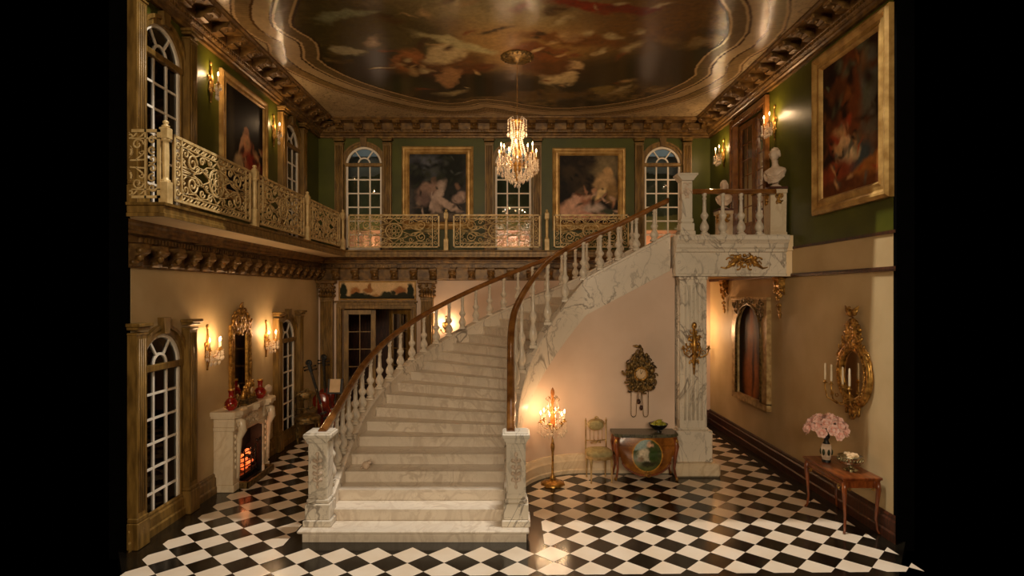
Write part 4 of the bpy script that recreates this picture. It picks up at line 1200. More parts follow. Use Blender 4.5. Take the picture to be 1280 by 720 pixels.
# ---- gilded swags under the landing on the right wall
for i, (y, lb) in enumerate(((10.72, 'gilded fruit swag bracket on the right wall under the near edge of the landing'), (13.5, 'gilded fruit swag bracket in shade further back under the landing, near the back corner'))):
    m = MB(); rnd = random.Random(4)
    m.box(-.13, .13, -.14, 0, .70, .76, bev=.01)
    m.prism([(0,.7),(-.13,.7),(-.12,.6),(-.06,.5),(0,.42)], 'x', -.1, .1)
    for k in range(46):
        t = rnd.random(); wd = .12*(1-t)**.7+.012
        x = rnd.uniform(-wd, wd); m.ball((x, -.05-.07*(1-t)*rnd.random(), .68-.68*t), .022+.022*(1-t)*rnd.random(), 6, 4, 0, (1,1,1.2))
    for sx in (-1, 1): m.tube(spiral((sx*.09, -.1, .6), .05, 1.2, PI/2, d=sx), .014, 5)
    tag(m.build('gilded_swag', M['gilt'], None, wall_loc('right', y, 2.80), ROT['right']), lb, 'wall ornament', 'gilded swags under the landing')

# ================================================================ left wall: mantel and what stands on it
mt = empty('fireplace', wall_loc('left', 10.12), ROT['left'], 'cream marble fireplace with carved legs and glowing coals in the grate', 'fireplace')
def legm(x):
    m = MB()
    m.box(x-.13, x+.13, -.34, 0, 0, .12, bev=.012); m.box(x-.115, x+.115, -.32, 0, .12, 1.0, bev=.008); m.box(x-.13, x+.13, -.35, 0, 1.0, 1.06, bev=.01)
    m.box(x-.12, x+.12, -.345, 0, 1.06, 1.22, bev=.01)
    o = m.build('leg', M['marble_cream'], mt)
    c = MB(); c.tube([(x,-.33,1.18),(x,-.41,1.13),(x,-.43,1.0),(x,-.37,.86),(x,-.36,.6),(x,-.35,.2)], [.05,.075,.07,.05,.035,.03], 8)
    c.tube(spiral((x-.07,-.4,1.1), .05, 1.1, 0, 'xz'), .015, 5); c.tube(spiral((x+.07,-.4,1.1), .05, 1.1, PI, d=-1), .015, 5)
    for z in (.9,.8,.7,.6,.5,.4): 
        for sx in (-1, 1): c.ball((x+sx*.05, -.335, z), .03, 6, 4, 0, (.9,.6,1.4))
    c.build('carved_scroll', M['marble_cream'], o)
legm(-.58); legm(.58)
m = MB(); m.box(-.46, .46, -.32, 0, .92, 1.2, bev=.01)
m.prism([(-.46,.92)]+[(-.46+.92*i/12, .92-.0+.10*sin(PI*i/12)-.06) for i in range(1,12)]+[(.46,.92),(.46,.98),(-.46,.98)], 'y', -.335, -.3)
m.T = Matrix.Translation((0,-.31,1.07)); foliage(m, 0, 0, .38, .08, 16, -.015, .022, 31); m.build('lintel', M['marble_cream'], mt)
m = MB(); sh = [(-.80,0),(-.80,-.40),(-.66,-.47),(-.45,-.47),(-.38,-.40),(-.12,-.40),(0,-.46),(.12,-.40),(.38,-.40),(.45,-.47),(.66,-.47),(.80,-.40),(.80,0)]
m.prism(sh, 'z', 1.26, 1.33); m.prism([(x*.97, y*.94) for x, y in sh], 'z', 1.22, 1.26); m.build('mantel_shelf', M['marble_cream'], mt)
m = MB(); m.box(-.46, -.44, -.3, 0, 0, .95); m.box(.44, .46, -.3, 0, 0, .95); m.box(-.46, .46, -.02, 0, 0, .95); m.box(-.46, .46, -.3, 0, 0, .04)
m.build('firebox', M['black'], mt)
m = MB()
for z in (.2,.28,.36,.44,.52): m.tube([(-.34,-.24,z),(-.2,-.29,z),(0,-.31,z),(.2,-.29,z),(.34,-.24,z)], .011, 5)
for x in (-.34,-.2,0,.2,.34): m.tube([(x,-.24-.07*(1-(x/.34)**2),.1),(x,-.24-.07*(1-(x/.34)**2),.56)], .012, 5)
m.box(-.36, .36, -.25, -.03, .1, .14); m.box(-.4, .4, -.1, -.02, .55, .9); 
for x in (-.34,.34): m.ball((x,-.26,.6), .03)
g = m.build('grate', M['ember_iron'], mt)
m = MB(); rnd = random.Random(8)
for k in range(46): m.ball((rnd.uniform(-.29,.29), rnd.uniform(-.24,-.08), .17+rnd.random()*.27), rnd.uniform(.03,.05), 6, 4, 0, (1,1,.8), False)
tag(m.build('burning_coals', M['coal'], g), kind='stuff')
light('ember_light', (0, -.2, .6), 2.0, (1,.3,.1), .05, mt)
m = MB(); m.box(-.52, .52, -.50, -.46, 0, .12, bev=.01); m.box(-.52,-.48,-.5,-.3,0,.12,bev=.01); m.box(.48,.52,-.5,-.3,0,.12,bev=.01)
m.build('fender', M['gilt_dark'], mt)
# tall gilt mirror
mr = empty('gilt_mirror', wall_loc('left', 10.32, 1.34), ROT['left'], 'tall narrow gilt mirror with a carved crest above the fireplace', 'mirror')
m = MB(); W2 = .36; Hh = 1.32
for sx in (-1, 1):
    m.box(sx*W2-.035, sx*W2+.035, -.06, 0, 0, Hh, bev=.012); m.box(sx*(W2-.09)-.02, sx*(W2-.09)+.02, -.05, 0, 0, Hh, bev=.008)
m.box(-W2-.03, W2+.03, -.06, 0, 0, .07, bev=.012); m.box(-W2-.03, W2+.03, -.06, 0, Hh-.03, Hh+.05, bev=.012)
m.build('frame', M['gilt'], mr)
m = MB(); foliage(m, 0, Hh+.12, .3, .12, 26, -.05, .035, 41); foliage(m, 0, Hh+.27, .12, .12, 10, -.05, .03, 42)
foliage(m, 0, Hh-.06, .36, .05, 14, -.05, .028, 43)
for z in (.14, .6, 1.15):
    for sx in (-1, 1): q_ = MB(); foliage(q_, sx*W2, z, .04, .1, 6, -.05, .022, int(z*10), False); q_.build('frame_ornament', M['gilt'], mr)
m.build('crest', M['gilt'], mr)
m = MB(); m.add([(-W2,-.02,.05),(W2,-.02,.05),(W2,-.02,Hh),(-W2,-.02,Hh)], [(0,1,2,3)]); m.build('mirror_glass', M['mirror'], mr)
# vases
def vase(name, mat, prof, loc, label, grp):
    m = MB(); m.lathe(prof, n=20); o = m.build(name, mat, None, loc); tag(o, label, 'vase', grp); return o
VP = [(.05,0),(.055,.01),(.09,.04),(.105,.09),(.10,.14),(.07,.18),(.042,.20),(.04,.27),(.048,.31),(.055,.34),(.045,.345),(.03,.30)]
def red_vase(y, lb):
    o = vase('red_vase', M['red'], VP, (XL+.25, y, 1.33), lb, 'red glazed vases on the mantel')
    m = MB(); m.lathe([(.053,.325),(.057,.345),(.05,.35)], n=20); m.build('gilt_rim', M['gilt'], o); m = MB(); m.tube([(.043*cos(a), .043*sin(a), .215) for a in [i*PI/8 for i in range(16)]], .006, 5, True)
    m.build('gilt_collar', M['gilt'], o)
    m = MB(); rnd = random.Random(3)
    for k in range(14): a = rnd.uniform(0, 2*PI); m.ball((.101*cos(a), .101*sin(a), rnd.uniform(.06,.13)), .012, 5, 4, 0, (1,1,1.5))
    m.build('flower_decoration', M['gilt'], o)
red_vase(9.52, 'red glazed bottle vase on the near end of the marble mantel'); red_vase(10.62, 'red glazed bottle vase on the far end of the marble mantel, beside the white dial')
# gilt mantel clock
mc = empty('mantel_clock', (XL+.25, 10.08, 1.33), PI/2, 'ornate gilt figure clock in the middle of the marble mantel', 'clock')
m = MB(); m.box(-.22,.22,-.1,.1,0,.03,bev=.008); m.box(-.19,.19,-.085,.085,.03,.09,bev=.01); m.box(-.21,.21,-.09,.09,.09,.11,bev=.006)
for x in (-.18,.18): m.ball((x,-.08,0.0+.02), .02)
m.build('base', M['gilt_dark'], mc)
m = MB(); m.ball((.03,0,.23), .1, 12, 8, 0, (1,.7,1.15)); foliage(m, .03, .22, .15, .13, 22, -.05, .03, 52, False)
m.tube([(.03,0,.3),(.03,0,.36),(.06,-.02,.4)], [.04,.03,.01], 6); m.ball((.03,0,.39), .025)
m.build('case', M['gilt'], mc)
m = MB(); m.tube([(-.15,0,.11),(-.14,-.01,.18),(-.12,-.01,.26)], [.05,.04,.025], 8); m.ball((-.115,-.01,.30), .026, 8, 6); m.tube([(-.12,-.02,.24),(-.07,-.04,.22),(-.03,-.05,.25)], [.016,.013,.01], 6)
m.build('figure', M['gilt'], mc)
m = MB(); m.lathe([(.05,0),(.055,.008),(.04,.012)], n=16); m.v = [(x+.03, -.075-z, y+.23) for x, y, z in m.v]; m.build('dial', M['paper'], mc)
# white dial ornament and small figure
m = MB(); m.lathe([(.035,0),(.04,.015),(.015,.025),(.015,.05)], n=12); b = MB()
pl_ = MB(); pl_.lathe([(.035,0),(.04,.015),(.015,.025),(.015,.05)], n=12)
k0 = len(pl_.v); pl_.lathe([(.075,-.01),(.085,0),(.075,.015),(.02,.018)], n=18); 
for i in range(k0, len(pl_.v)): x, y, z = pl_.v[i]; pl_.v[i] = (x, -z, y+.13)
tag(pl_.build('white_dial_stand', M['stone'], None, (XL+.3, 10.85, 1.33), PI/2-.5), 'small round white dial on a foot at the far end of the mantel', 'ornament')
m = MB(); m.lathe([(.05,0),(.05,.02),(.03,.03),(.04,.08),(.03,.14),(.015,.17)], n=12); m.ball((0,0,.20), .03); m.tube([(0,0,.13),(.05,-.01,.11),(.06,-.02,.16)], [.016,.012,.008], 6); m.tube([(0,0,.13),(-.05,-.01,.12),(-.04,-.02,.2)], [.016,.012,.008], 6)
tag(m.build('gilt_figurine', M['gilt_dark'], None, (XL+.24, 9.76, 1.33), PI/2), 'small dark gilt figurine between the near red vase and the mantel clock', 'figurine')

# ================================================================ chairs
def chair(name, loc, rot, label, seat_mat, frame_mat, grp=None, oval=True):
    r = empty(name, loc, rot, label, 'chair', grp)
    m = MB(); W = .22; D_ = .21
    pts = [(W*1.02*cos(a)*(1.05 if sin(a) < 0 else 1), D_*sin(a)) for a in [i*PI/10 for i in range(20)]]
    def sq(p, e=.75): return (math.copysign(abs(p[0]/W)**e*W, p[0]), math.copysign(abs(p[1]/D_)**e*D_, p[1]))
    pts = [sq(p) for p in pts]
    m.prism(pts, 'z', .40, .455); m.build('seat_rail', frame_mat, r)
    m = MB(); vs = []
    for s_, z in ((1.0,.455),(1.03,.48),(1.0,.52),(.85,.545),(.5,.56)): vs += [(x*s_, y*s_, z) for x, y in pts]
    n = 20
    m.add(vs, [(i*n+j, i*n+(j+1) % n, (i+1)*n+(j+1) % n, (i+1)*n+j) for i in range(4) for j in range(n)], 0, True); m.add(vs[-n:], [tuple(range(n))], 0, True)
    m.build('seat', seat_mat, r)
    for x, y in ((-.18,-.17),(.18,-.17),(-.17,.18),(.17,.18)):
        m = MB(); m.lathe([(.012,0),(.016,.02),(.012,.04),(.022,.34),(.026,.36),(.02,.38),(.028,.39),(.028,.42)], (x, y, 0), 10); m.build('leg', frame_mat, r)
    m = MB()
    for sx in (-1, 1):
        m.lathe([(.016,.40),(.014,.6),(.018,.62),(.013,.65),(.013,.98),(.02,1.0),(.014,1.02),(.005,1.05)], (sx*.185, .19, 0), 8)
    for x in (-.11, -.04, .04, .11): m.tube([(x,.19,.66),(x,.19,.84 if oval else .95)], .006, 5)
    m.tube([(-.185,.19,.655),(0,.19,.64),(.185,.19,.655)], .011, 6)
    m.tube([(-.185,.19,.96)]+[(.155*cos(a), .19, .93+.10*sin(a)) for a in [PI-i*PI/8 for i in range(9)]]+[(.185,.19,.96)], .010, 6)
    m.tube([(.14*cos(a), .185, .92+.09*sin(a)) for a in [i*PI/10 for i in range(20)]], .011, 6, True)
    m.T = Matrix.Translation((0,.19,0)); foliage(m, 0, .62, .09, .025, 6, -.005, .012, 61); foliage(m, 0, 1.045, .04, .02, 4, -.005, .012, 62)
    m.build('back_frame', frame_mat, r)
    m = MB(); m.ball((0,.175,.92), .13, 16, 8, 0, (1,.2,.66)); m.build('back_pad', seat_mat, r)
    return r
chair('side_chair', (1.54, 10.06, 0), .12, 'ivory and gilt side chair with an oval back pad, beside the painted commode', M['sage'], M['ivory'])
c2 = chair('gilt_chair', (-4.48, 12.74, 0), .45, 'gilt chair with a rounded seat in the left corner by the cellos', M['gilt_dark'], M['gilt_dark'])
c2.scale = (1.22, 1.22, 1.05)

# ---- cellos
def cello(loc, rot, tilt, label, s=1.0):
    r = empty('cello', loc, rot, label, 'cello', None); r.rotation_euler = (tilt[0], tilt[1], rot); r.scale = (s, s, s)
    half = [(0,.0),(.12,.01),(.2,.08),(.22,.18),(.19,.28),(.135,.34),(.125,.42),(.155,.50),(.165,.58),(.13,.67),(.06,.71),(0,.72)]
    pts = half+[(-x, z) for x, z in half[::-1][1:-1]]
    m = MB(); n = len(pts)
    vs = []
    for (q, y) in ((.55,-.085),(.93,-.065),(1,-.055),(1,.055),(.93,.065),(.55,.075)):
        vs += [(x*q, y, .36+(z-.36)*q+.12) for x, z in pts]
    m.add(vs, [(i*n+j, i*n+(j+1) % n, (i+1)*n+(j+1) % n, (i+1)*n+j) for i in range(5) for j in range(n)], 0, True)
    m.add(vs[:n], [tuple(range(n))[::-1]]); m.add(vs[-n:], [tuple(range(n))]); m.build('body', M['cello'], r)
    m = MB(); m.box(-.022,.022,-.105,-.05,.62,1.30,bev=.006); m.build('neck', M['black'], r)
    m = MB(); m.box(-.03,.03,-.10,-.04,1.28,1.44,bev=.008); m.tube(spiral((0,-.07,1.47), .055, 1.4, -PI/2, r1=.3) , .024, 7)
    for z, sx in ((1.31,1),(1.35,-1),(1.38,1),(1.41,-1)): m.tube([(0,-.07,z),(sx*.10,-.07,z)], .010, 6); m.ball((sx*.11,-.07,z), .02, 6, 4)
    m.build('scroll', M['black'], r)
    m = MB(); m.box(-.06,.06,-.12,-.09,.42,.46); m.prism([(-.025,.2),(.025,.2),(.045,.36),(-.045,.36)], 'y', -.115, -.095)
    for sx in (-1,1): m.tube([(sx*.08,-.092,.40),(sx*.1,-.092,.46),(sx*.085,-.092,.52)], .005, 4)
    m.build('bridge', M['black'], r)
    m = MB()
    for q in (-.015,-.005,.005,.015): m.tube([(q,-.12,.34),(q,-.128,.46),(q,-.108,1.29)], .0016, 4)
    m.build('strings', M['silver'], r)
    m = MB(); m.tube([(0,0,.13),(0,0,0)], .008, 6); m.build('endpin', M['silver'], r)
    return r
cello((-4.17, 13.45, 0), .1, (-.03, -.30), 'red varnished cello leaning towards the window in the far left corner', 1.17)
cello((-4.38, 13.95, 0), -.05, (-.02, -.07), 'red varnished cello standing nearly upright beside the door pilaster', 1.17)
ms = empty('music_stand', (-4.0, 13.2, 0), 0, 'slim dark music stand with a raised desk behind the stair rail', 'music stand')
m = MB(); m.tube([(0,0,.1),(0,0,1.1)], .012, 6)
for a in (0.4, 2.5, 4.6): m.tube([(0,0,.25),(.2*cos(a), .2*sin(a), .005)], .01, 6)
m.build('stand', M['black'], ms)
m = MB(); m.T = Matrix.Translation((0,-.02,1.1))@Matrix.Rotation(-.25, 4, 'X'); m.box(-.17,.17,-.008,.008,-.13,.2); m.box(-.17,.17,-.04,0,-.14,-.125); m.build('desk', M['black'], ms)
m = MB(); m.T = Matrix.Rotation(-.25, 4, 'X'); m.box(-.12,.12,-.014,-.010,-.10,.2); m.box(-.005,.005,-.016,-.01,-.10,.2)
tag(m.build('sheet_music', M['paper'], None, (-4.0, 13.17, 1.1)), 'cream open music sheets resting on the music stand', 'sheet music')
# ================================================================ niche furniture
def bombe(name, loc):
    r = empty(name, loc, 0, 'low painted commode with an oval pastoral panel and grey marble top', 'commode')
    W = .52
    m = MB(); top = [(-.56,.22),(-.56,-.16),(-.42,-.22),(0,-.26),(.42,-.22),(.56,-.16),(.56,.22)]
    m.prism(top, 'z', .775, .815); m.prism([(x*.97, y*.96) for x, y in top], 'z', .755, .775); m.build('marble_top', M['greymarble'], r)
    def fx(u, v):  # front surface
        x = -W+2*W*u; z = .16+v*.595
        bulge = .055*sin(PI*min(max(v*.9+.1, 0), 1))
        y = -.15-.09*(1-(x/W)**2)-bulge
        return x, y, z
    def zb(x): return .44-.33*math.sqrt(max(0, 1-(x/.45)**2)) if abs(x) < .45 else .44
    P = lambda u, v: (-W+2*W*u, -.15-.09*(1-((-W+2*W*u)/W)**2)-.045*np.sin(PI*np.clip(v*.9+.05, 0, 1)), np.vectorize(zb)(-W+2*W*u)*(1-v)+.755*v)
    def colr(u, v):
        x = -W+2*W*u; z = np.vectorize(zb)(x)*(1-v)+.755*v
        c = paint(x*2, z*2, [(0,(84,44,14)),(.5,(132,80,28)),(1,(166,112,46))], [(-.9,.9,.25,.4,20,(110,62,20),.5),(.85,1.1,.25,.4,0,(150,92,34),.5)], 71, .1, 6)
        e = ((x/.25)**2+((z-.46)/.27)**2)
        pic = paint(x*3, z*3, [(0,(40,46,22)),(.5,(76,84,44)),(1,(104,104,60))],
            [(-.3,1.95,.5,.22,25,(150,170,164),.3),(.12,1.95,.17,.15,0,(222,176,140),.3),(-.22,1.45,.25,.35,-15,(212,198,170),.35),(-.05,1.2,.12,.3,10,(186,176,150),.4),(.3,1.4,.25,.3,0,(52,74,28),.4),(-.4,1.2,.2,.14,0,(120,98,70),.4),(.05,.95,.4,.12,0,(50,48,28),.4)], 72, .12, 5)
        c = np.where((e < 1)[:, None], pic, c); c = np.where(((e >= 1) & (e < 1.12))[:, None], L3((196,140,50))[None, :], c)
        c = np.where(((np.abs(z-.62) < .004) & (e > 1.12))[:, None], .35*c, c)
        return c
    painted_grid('front', M['lacquer'], P, 90, 60, colr, r)
    m = MB()
    m.box(-W, -W+.02, -.15, .2, .40, .755); m.box(W-.02, W, -.15, .2, .40, .755); m.box(-W, W, .18, .2, .40, .755); m.box(-W, W, -.14, .2, .40, .44)
    m.build('carcass', M['tablewood'], r)
    for x, y in ((-.5,-.16),(.5,-.16),(-.49,.17),(.49,.17)):
        m = MB(); sx = 1 if x > 0 else -1
        m.tube([(x,y,.75),(x+sx*.025,y-.03*(1 if y < 0 else -1),.6),(x+sx*.005,y,.4),(x-sx*.01,y,.2),(x+sx*.02,y-.02*(1 if y < 0 else -1),.04),(x+sx*.03,y-.03*(1 if y < 0 else -1),.0)], [.04,.045,.032,.022,.018,.022], 8)
        l = m.build('leg', M['tablewood'], r)
        m = MB(); m.ball((x+sx*.025, y-.04*(1 if y < 0 else -1), .68), .038, 8, 6, 0, (.8,.6,1.4)); m.ball((x+sx*.03, y-.03*(1 if y < 0 else -1), .03), .028, 8, 6, 0, (1,1,1.3)); m.build('gilt_mount', M['gilt'], l)
    m = MB(); pts = []
    for i in range(25):
        x = -.42+.84*i/24; pts.append((x, -.155-.09*(1-(x/W)**2)-.01, zb(x)))
    m.tube(pts, .018, 6); m.build('apron_edge', M['tablewood'], r)
    m = MB(); foliage(m, 0, .13, .05, .03, 7, -.265, .016, 73); m.build('apron_mount', M['gilt'], r)
    return r
M['greymarble'] = marble('grey_green_marble', (92,88,66), (40,36,26), 5, .03)
M['lacquer'] = painted('painted_lacquer', rough=.25, coat=.3)
M['bowl'] = simple('dark_blue_bowl_glaze', (26,28,30), (12,12,16), rough=.2)
bombe('painted_commode', (2.36, 10.21, 0))
m = MB(); m.lathe([(.06,0),(.06,.015),(.03,.02),(.08,.04),(.14,.09),(.165,.13),(.172,.14),(.16,.14),(.13,.09),(.05,.045)], n=20)
tag(m.build('fruit_bowl', M['bowl'], None, (2.61, 10.2, .815)), 'dark glazed bowl holding green fruit on the painted commode', 'bowl')
FL_ = ['leftmost green pear in the dark bowl', 'green pear at the front of the dark bowl', 'green pear at the right side of the dark bowl', 'green pear lying highest in the middle of the bowl', 'green pear at the back of the dark bowl']
for i, (x, y, z, a) in enumerate(((-.09,-.02,.12,.4),(.0,-.08,.12,2),(.09,-.01,.12,3.4),(.01,.0,.165,1.1),(-.01,.08,.12,5))):
    m = MB(); m.lathe([(.005,-.05),(.035,-.045),(.052,-.015),(.048,.015),(.03,.04),(.02,.058),(.005,.066)], n=12)
    R_ = Matrix.Rotation(.8, 4, 'X'); m.v = [tuple(R_ @ Vector(p)) for p in m.v]
    o = m.build('pear', M['pear'], None, (2.61+x, 10.2+y, .815+z), a); tag(o, FL_[i], 'fruit', 'green pears in the bowl')
    m = MB(); m.tube([(0,-.046,.046),(0,-.064,.056)], .004, 5); m.build('stem', M['darkwood'], o)
# ---- cuckoo clock
wc = empty('wall_clock', (2.34, CY+1.28, 1.55), 0, 'carved gilt hanging clock with a bird on top and long chains with weights', 'wall clock')
m = MB(); m.prism([(-.17,.02),(.17,.02),(.19,.40),(0,.58),(-.19,.40)], 'y', -.12, .0); m.build('case', M['gilt_dark'], wc)
m = MB()
for (cx, cz, wx, wz, n, sd) in ((0,.50,.16,.12,22,1),(.2,.28,.06,.2,18,2),(-.2,.28,.06,.2,18,3),(0,.03,.24,.06,26,4),(0,.42,.22,.05,16,5)):
    foliage(m, cx, cz, wx, wz, n, -.13, .03, 80+sd, mirror=(cx == 0))
m.build('carved_leaves', M['gilt_dark'], wc)
m = MB(); m.tube([(.108*cos(i*PI/14), -.155, .26+.108*sin(i*PI/14)) for i in range(28)], .018, 8, True)
for i in range(24): a = i*PI/12; m.ball((.125*cos(a), -.17, .26+.125*sin(a)), .010, 5, 4)
m.build('bezel', M['gilt'], wc)
m = MB(); m.lathe([(.1,0),(.1,.025)], n=28); m.v = [(x, -.13-z, y+.26) for x, y, z in m.v]; di = m.build('dial', M['paper'], wc)
m = MB(); m.tube([(0,-.162,.26),(.03,-.162,.31)], .004, 4); m.tube([(0,-.162,.26),(-.015,-.162,.335)], .003, 4)
for i in range(12): a = i*PI/6; m.box(.08*sin(a)-.003, .08*sin(a)+.003, -.160, -.154, .26+.08*cos(a)-.008, .26+.08*cos(a)+.008)
m.build('hands_and_hours', M['black'], di)
m = MB(); m.tube([(.0,-.06,.56),(.02,-.07,.64),(.03,-.07,.70),(.01,-.07,.745)], [.03,.045,.03,.018], 8); m.ball((0,-.07,.755), .026); m.tube([(-.02,-.07,.755),(-.045,-.07,.75)], [.012,.002], 6)
m.tube([(.0,-.07,.72),(-.06,-.06,.755),(-.12,-.05,.76)], [.01,.028,.004], 6); m.tube([(.03,-.07,.62),(.06,-.06,.57)], [.02,.008], 6); m.build('bird', M['gilt_dark'], wc)
m = MB()
for sx in (-1, 1): m.tube([(sx*.155,-.06,0),(sx*.155,-.06,-.44)]+[(sx*(.11+.045*cos(a)), -.06, -.48-.05*sin(a)) for a in [0,.5,1,1.57,2.1,2.6,PI]]+[(sx*.035,-.06,0)], .006, 5)
m.tube([(-.02,-.07,0),(-.02,-.07,-.22)], .005, 5); m.tube([(.02,-.07,0),(.02,-.07,-.34)], .005, 5); m.build('chains', M['gilt_dark'], wc)
for x, z in ((-.02,-.25), (.025,-.36)):
    m = MB(); m.lathe([(.004,.045),(.02,.04),(.032,.01),(.034,-.01),(.02,-.04),(.004,-.05)], (x,-.07,z), 10); m.build('weight', M['redwood'] if 'redwood' in M else M['darkwood'], wc)

# ================================================================ right wall: console and its things
ct_ = empty('console_table', (XR-.31, 8.30, 0), -PI/2, 'red brown wooden console table with slim legs against the right wall', 'side table')
m = MB(); m.box(-.54, .54, -.27, .27, .735, .77, bev=.008); m.box(-.52, .52, -.25, .25, .72, .735); m.build('top', M['tablewood'], ct_)
m = MB(); m.box(-.49, .49, -.23, -.21, .62, .72); m.box(-.49, .49, .21, .23, .62, .72); m.box(-.49,-.47,-.22,.22,.62,.72); m.box(.47,.49,-.22,.22,.62,.72)
m.build('apron', M['tablewood'], ct_)
m = MB(); m.box(-.46,.46,-.236,-.229,.63,.637); m.box(-.46,.46,-.236,-.229,.70,.707)
for sx in (-1,1): m.tube(spiral((sx*.38,-.235,.6), .04, 1, PI/2, d=sx), .008, 5)
for y in (-.16,.16): m.tube(spiral((.495,y,.6), .035, 1, 0), .008, 5)
m.build('gilt_trim', M['gilt'], ct_)
for x in (-.49, .49):
    for y in (-.22, .22):
        m = MB(); sx = 1 if x > 0 else -1; sy = 1 if y > 0 else -1
        m.tube([(x,y,.72),(x+sx*.012,y+sy*.012,.6),(x,y,.42),(x-sx*.012,y-sy*.012,.2),(x,y,.05),(x+sx*.02,y+sy*.02,.012)], [.034,.034,.024,.017,.015,.018], 8)
        m.build('leg', M['tablewood'], ct_)
vs_ = empty('flower_vase', (4.66, 8.52, .77), 0, 'black and white painted vase holding pink roses on the console table', 'vase')
m = MB(); m.lathe([(.06,0),(.062,.03),(.05,.035)], n=16); m.build('foot', M['black'], vs_); m = MB(); m.lathe([(.05,.27),(.035,.30),(.03,.33),(.045,.36),(.05,.38),(.04,.385)], n=16); m.build('neck', M['black'], vs_)
m = MB(); m.lathe([(.05,.03),(.07,.08),(.078,.2),(.07,.25),(.045,.275)], n=6, smooth=False)
b_ = m.build('body', M['stone'], vs_)
m = MB()
for i in range(6):
    a = PI/6+i*PI/3; m.ball((.068*cos(a), .068*sin(a), .15), .028, 6, 4, 0, (.8,.8,1.7))
m.build('painted_flowers', M['leaf'], b_)
bq = empty('rose_bouquet', (4.66, 8.52, 1.12), 0, 'rounded bouquet of pale pink roses in the painted vase', 'flowers')
rnd = random.Random(15)
m = MB()
for k in range(60):
    a = rnd.uniform(0, 2*PI); q = rnd.random()**.5*.27; z = .13+rnd.uniform(0,.18)
    p = Vector((q*cos(a), q*sin(a), z)); d_ = Vector((cos(a+1), sin(a+1), rnd.uniform(-.4,.4)))*.04; e = Vector((-sin(a), cos(a), 0))*.018
    m.add([p-d_, p+e, p+d_, p-e], [(0,1,2,3)])
for k in range(12):
    a = k*PI/6; m.tube([(0,0,-.14),(.01*cos(a), .01*sin(a), .02),(.16*cos(a), .16*sin(a), .16)], .005, 4)
m.build('leaves', M['leaf'], bq)
def rose(s):
    m = MB(); m.ball((0,0,0), .03*s, 8, 6)
    for ring, (rr, n, tl) in enumerate(((.026,4,.8),(.04,5,.5),(.05,6,.15))):
        for i in range(n):
            a = 2*PI*i/n+ring; c_ = Vector((rr*s*cos(a), rr*s*sin(a), .008*s-ring*.008*s)); u = Vector((-sin(a), cos(a), 0))*.03*s; v = Vector((cos(a)*(1-tl), sin(a)*(1-tl), tl)).normalized()*.028*s
            m.add([c_-u*.8-v, c_+u*.8-v, c_+u+v*.5, c_+v*1.05, c_-u+v*.5], [(0,1,2,3,4)], 0, True)
    return m
r0 = None
i = 0; placed = []
N = 24
for k in range(N):
    ph = math.acos(1-1.05*(k+.5)/N); a = k*2.399
    p = Vector((.27*sin(ph)*cos(a), .27*sin(ph)*sin(a), .10+.23*cos(ph)))
    if r0 is None: r0 = rose(1.1).build('rose', M['pink'], bq); o = r0
    else: o = r0.copy(); col.objects.link(o)
    o.location = p; o.rotation_euler = Vector((sin(ph)*cos(a), sin(ph)*sin(a), cos(ph))).to_track_quat('Z', 'Y').to_euler(); q = rnd.uniform(.8,1.15); o.scale = (q, q, q)
m = MB(); m.lathe([(.09,0),(.095,.01),(.06,.025),(.03,.045),(.03,.06),(.06,.075),(.14,.10),(.155,.14),(.158,.19),(.165,.2),(.15,.2),(.14,.13),(.05,.09)], n=24)
for i in range(24): a = i*PI/12; m.ball((.157*cos(a), .157*sin(a), .15), .014, 5, 4, 0, (1,1,2))
o = tag(m.build('silver_bowl', M['silver'], None, (4.78, 8.12, .77)), 'tarnished silver footed bowl on the console table beside the roses', 'bowl')
m = MB(); rnd = random.Random(5)
for k in range(16):
    a = rnd.uniform(0, 2*PI); q = rnd.random()*.09; m.ball((q*cos(a), q*sin(a), .165+.03*rnd.random()), .035, 6, 4, 0, (1,1,.7), False)
tag(m.build('wrapped_sweets', M['paper'], None, (4.78, 8.12, .795)), 'crumpled pale wrapped pieces heaped in the silver footed bowl', 'sweets', kind='stuff')

# ---- oval mirror with candle arms and an eagle
gm = empty('oval_mirror', wall_loc('right', 8.44, 2.07), ROT['right'], 'gilt oval mirror with an eagle crest and unlit candle arms on the right wall', 'mirror')
m = MB()
def ell(rx, rz, y, n=40): return [(rx*cos(2*PI*i/n), y, rz*sin(2*PI*i/n)) for i in range(n)]
for rx, rz, y, t_ in ((.37,.43,-.03,.05),(.31,.37,-.05,.03),(.415,.475,-.03,.022)): m.tube(ell(rx, rz, y), t_, 8, True)
for i in range(40): a = 2*PI*i/40; m.ball((.34*cos(a), -.085, .40*sin(a)), .014, 5, 4)
m.build('frame', M['gilt'], gm)
m = MB()
foliage(m, 0, .58, .16, .14, 30, -.06, .035, 91); foliage(m, 0, .74, .07, .1, 12, -.05, .03, 92); foliage(m, 0, -.49, .16, .07, 20, -.05, .03, 93)
m.tube([(0,-.05,-.42),(0,-.05,-.55)], [.05,.015], 8); m.ball((0,-.05,-.56), .022)
for i in range(8):
    for sx in (-1, 1): a = .5+i*.13; foliage(m, sx*.41*cos(a), .47*sin(a)+.03, .03, .03, 2, -.05, .025, 94+i, False)
m.build('carved_crest', M['gilt'], gm)
m = MB(); m.ball((0,-.08,.90), .045, 8, 6, 0, (1,1,1.4)); m.ball((0,-.1,.975), .022)
for sx in (-1, 1):
    m.tube([(sx*.02,-.07,.89),(sx*.09,-.07,.93),(sx*.17,-.06,1.0)], [.035,.04,.008], 6); m.tube([(sx*.02,-.07,.87),(sx*.09,-.07,.89),(sx*.14,-.06,.94)], [.03,.03,.006], 6)
m.build('eagle', M['gilt'], gm)
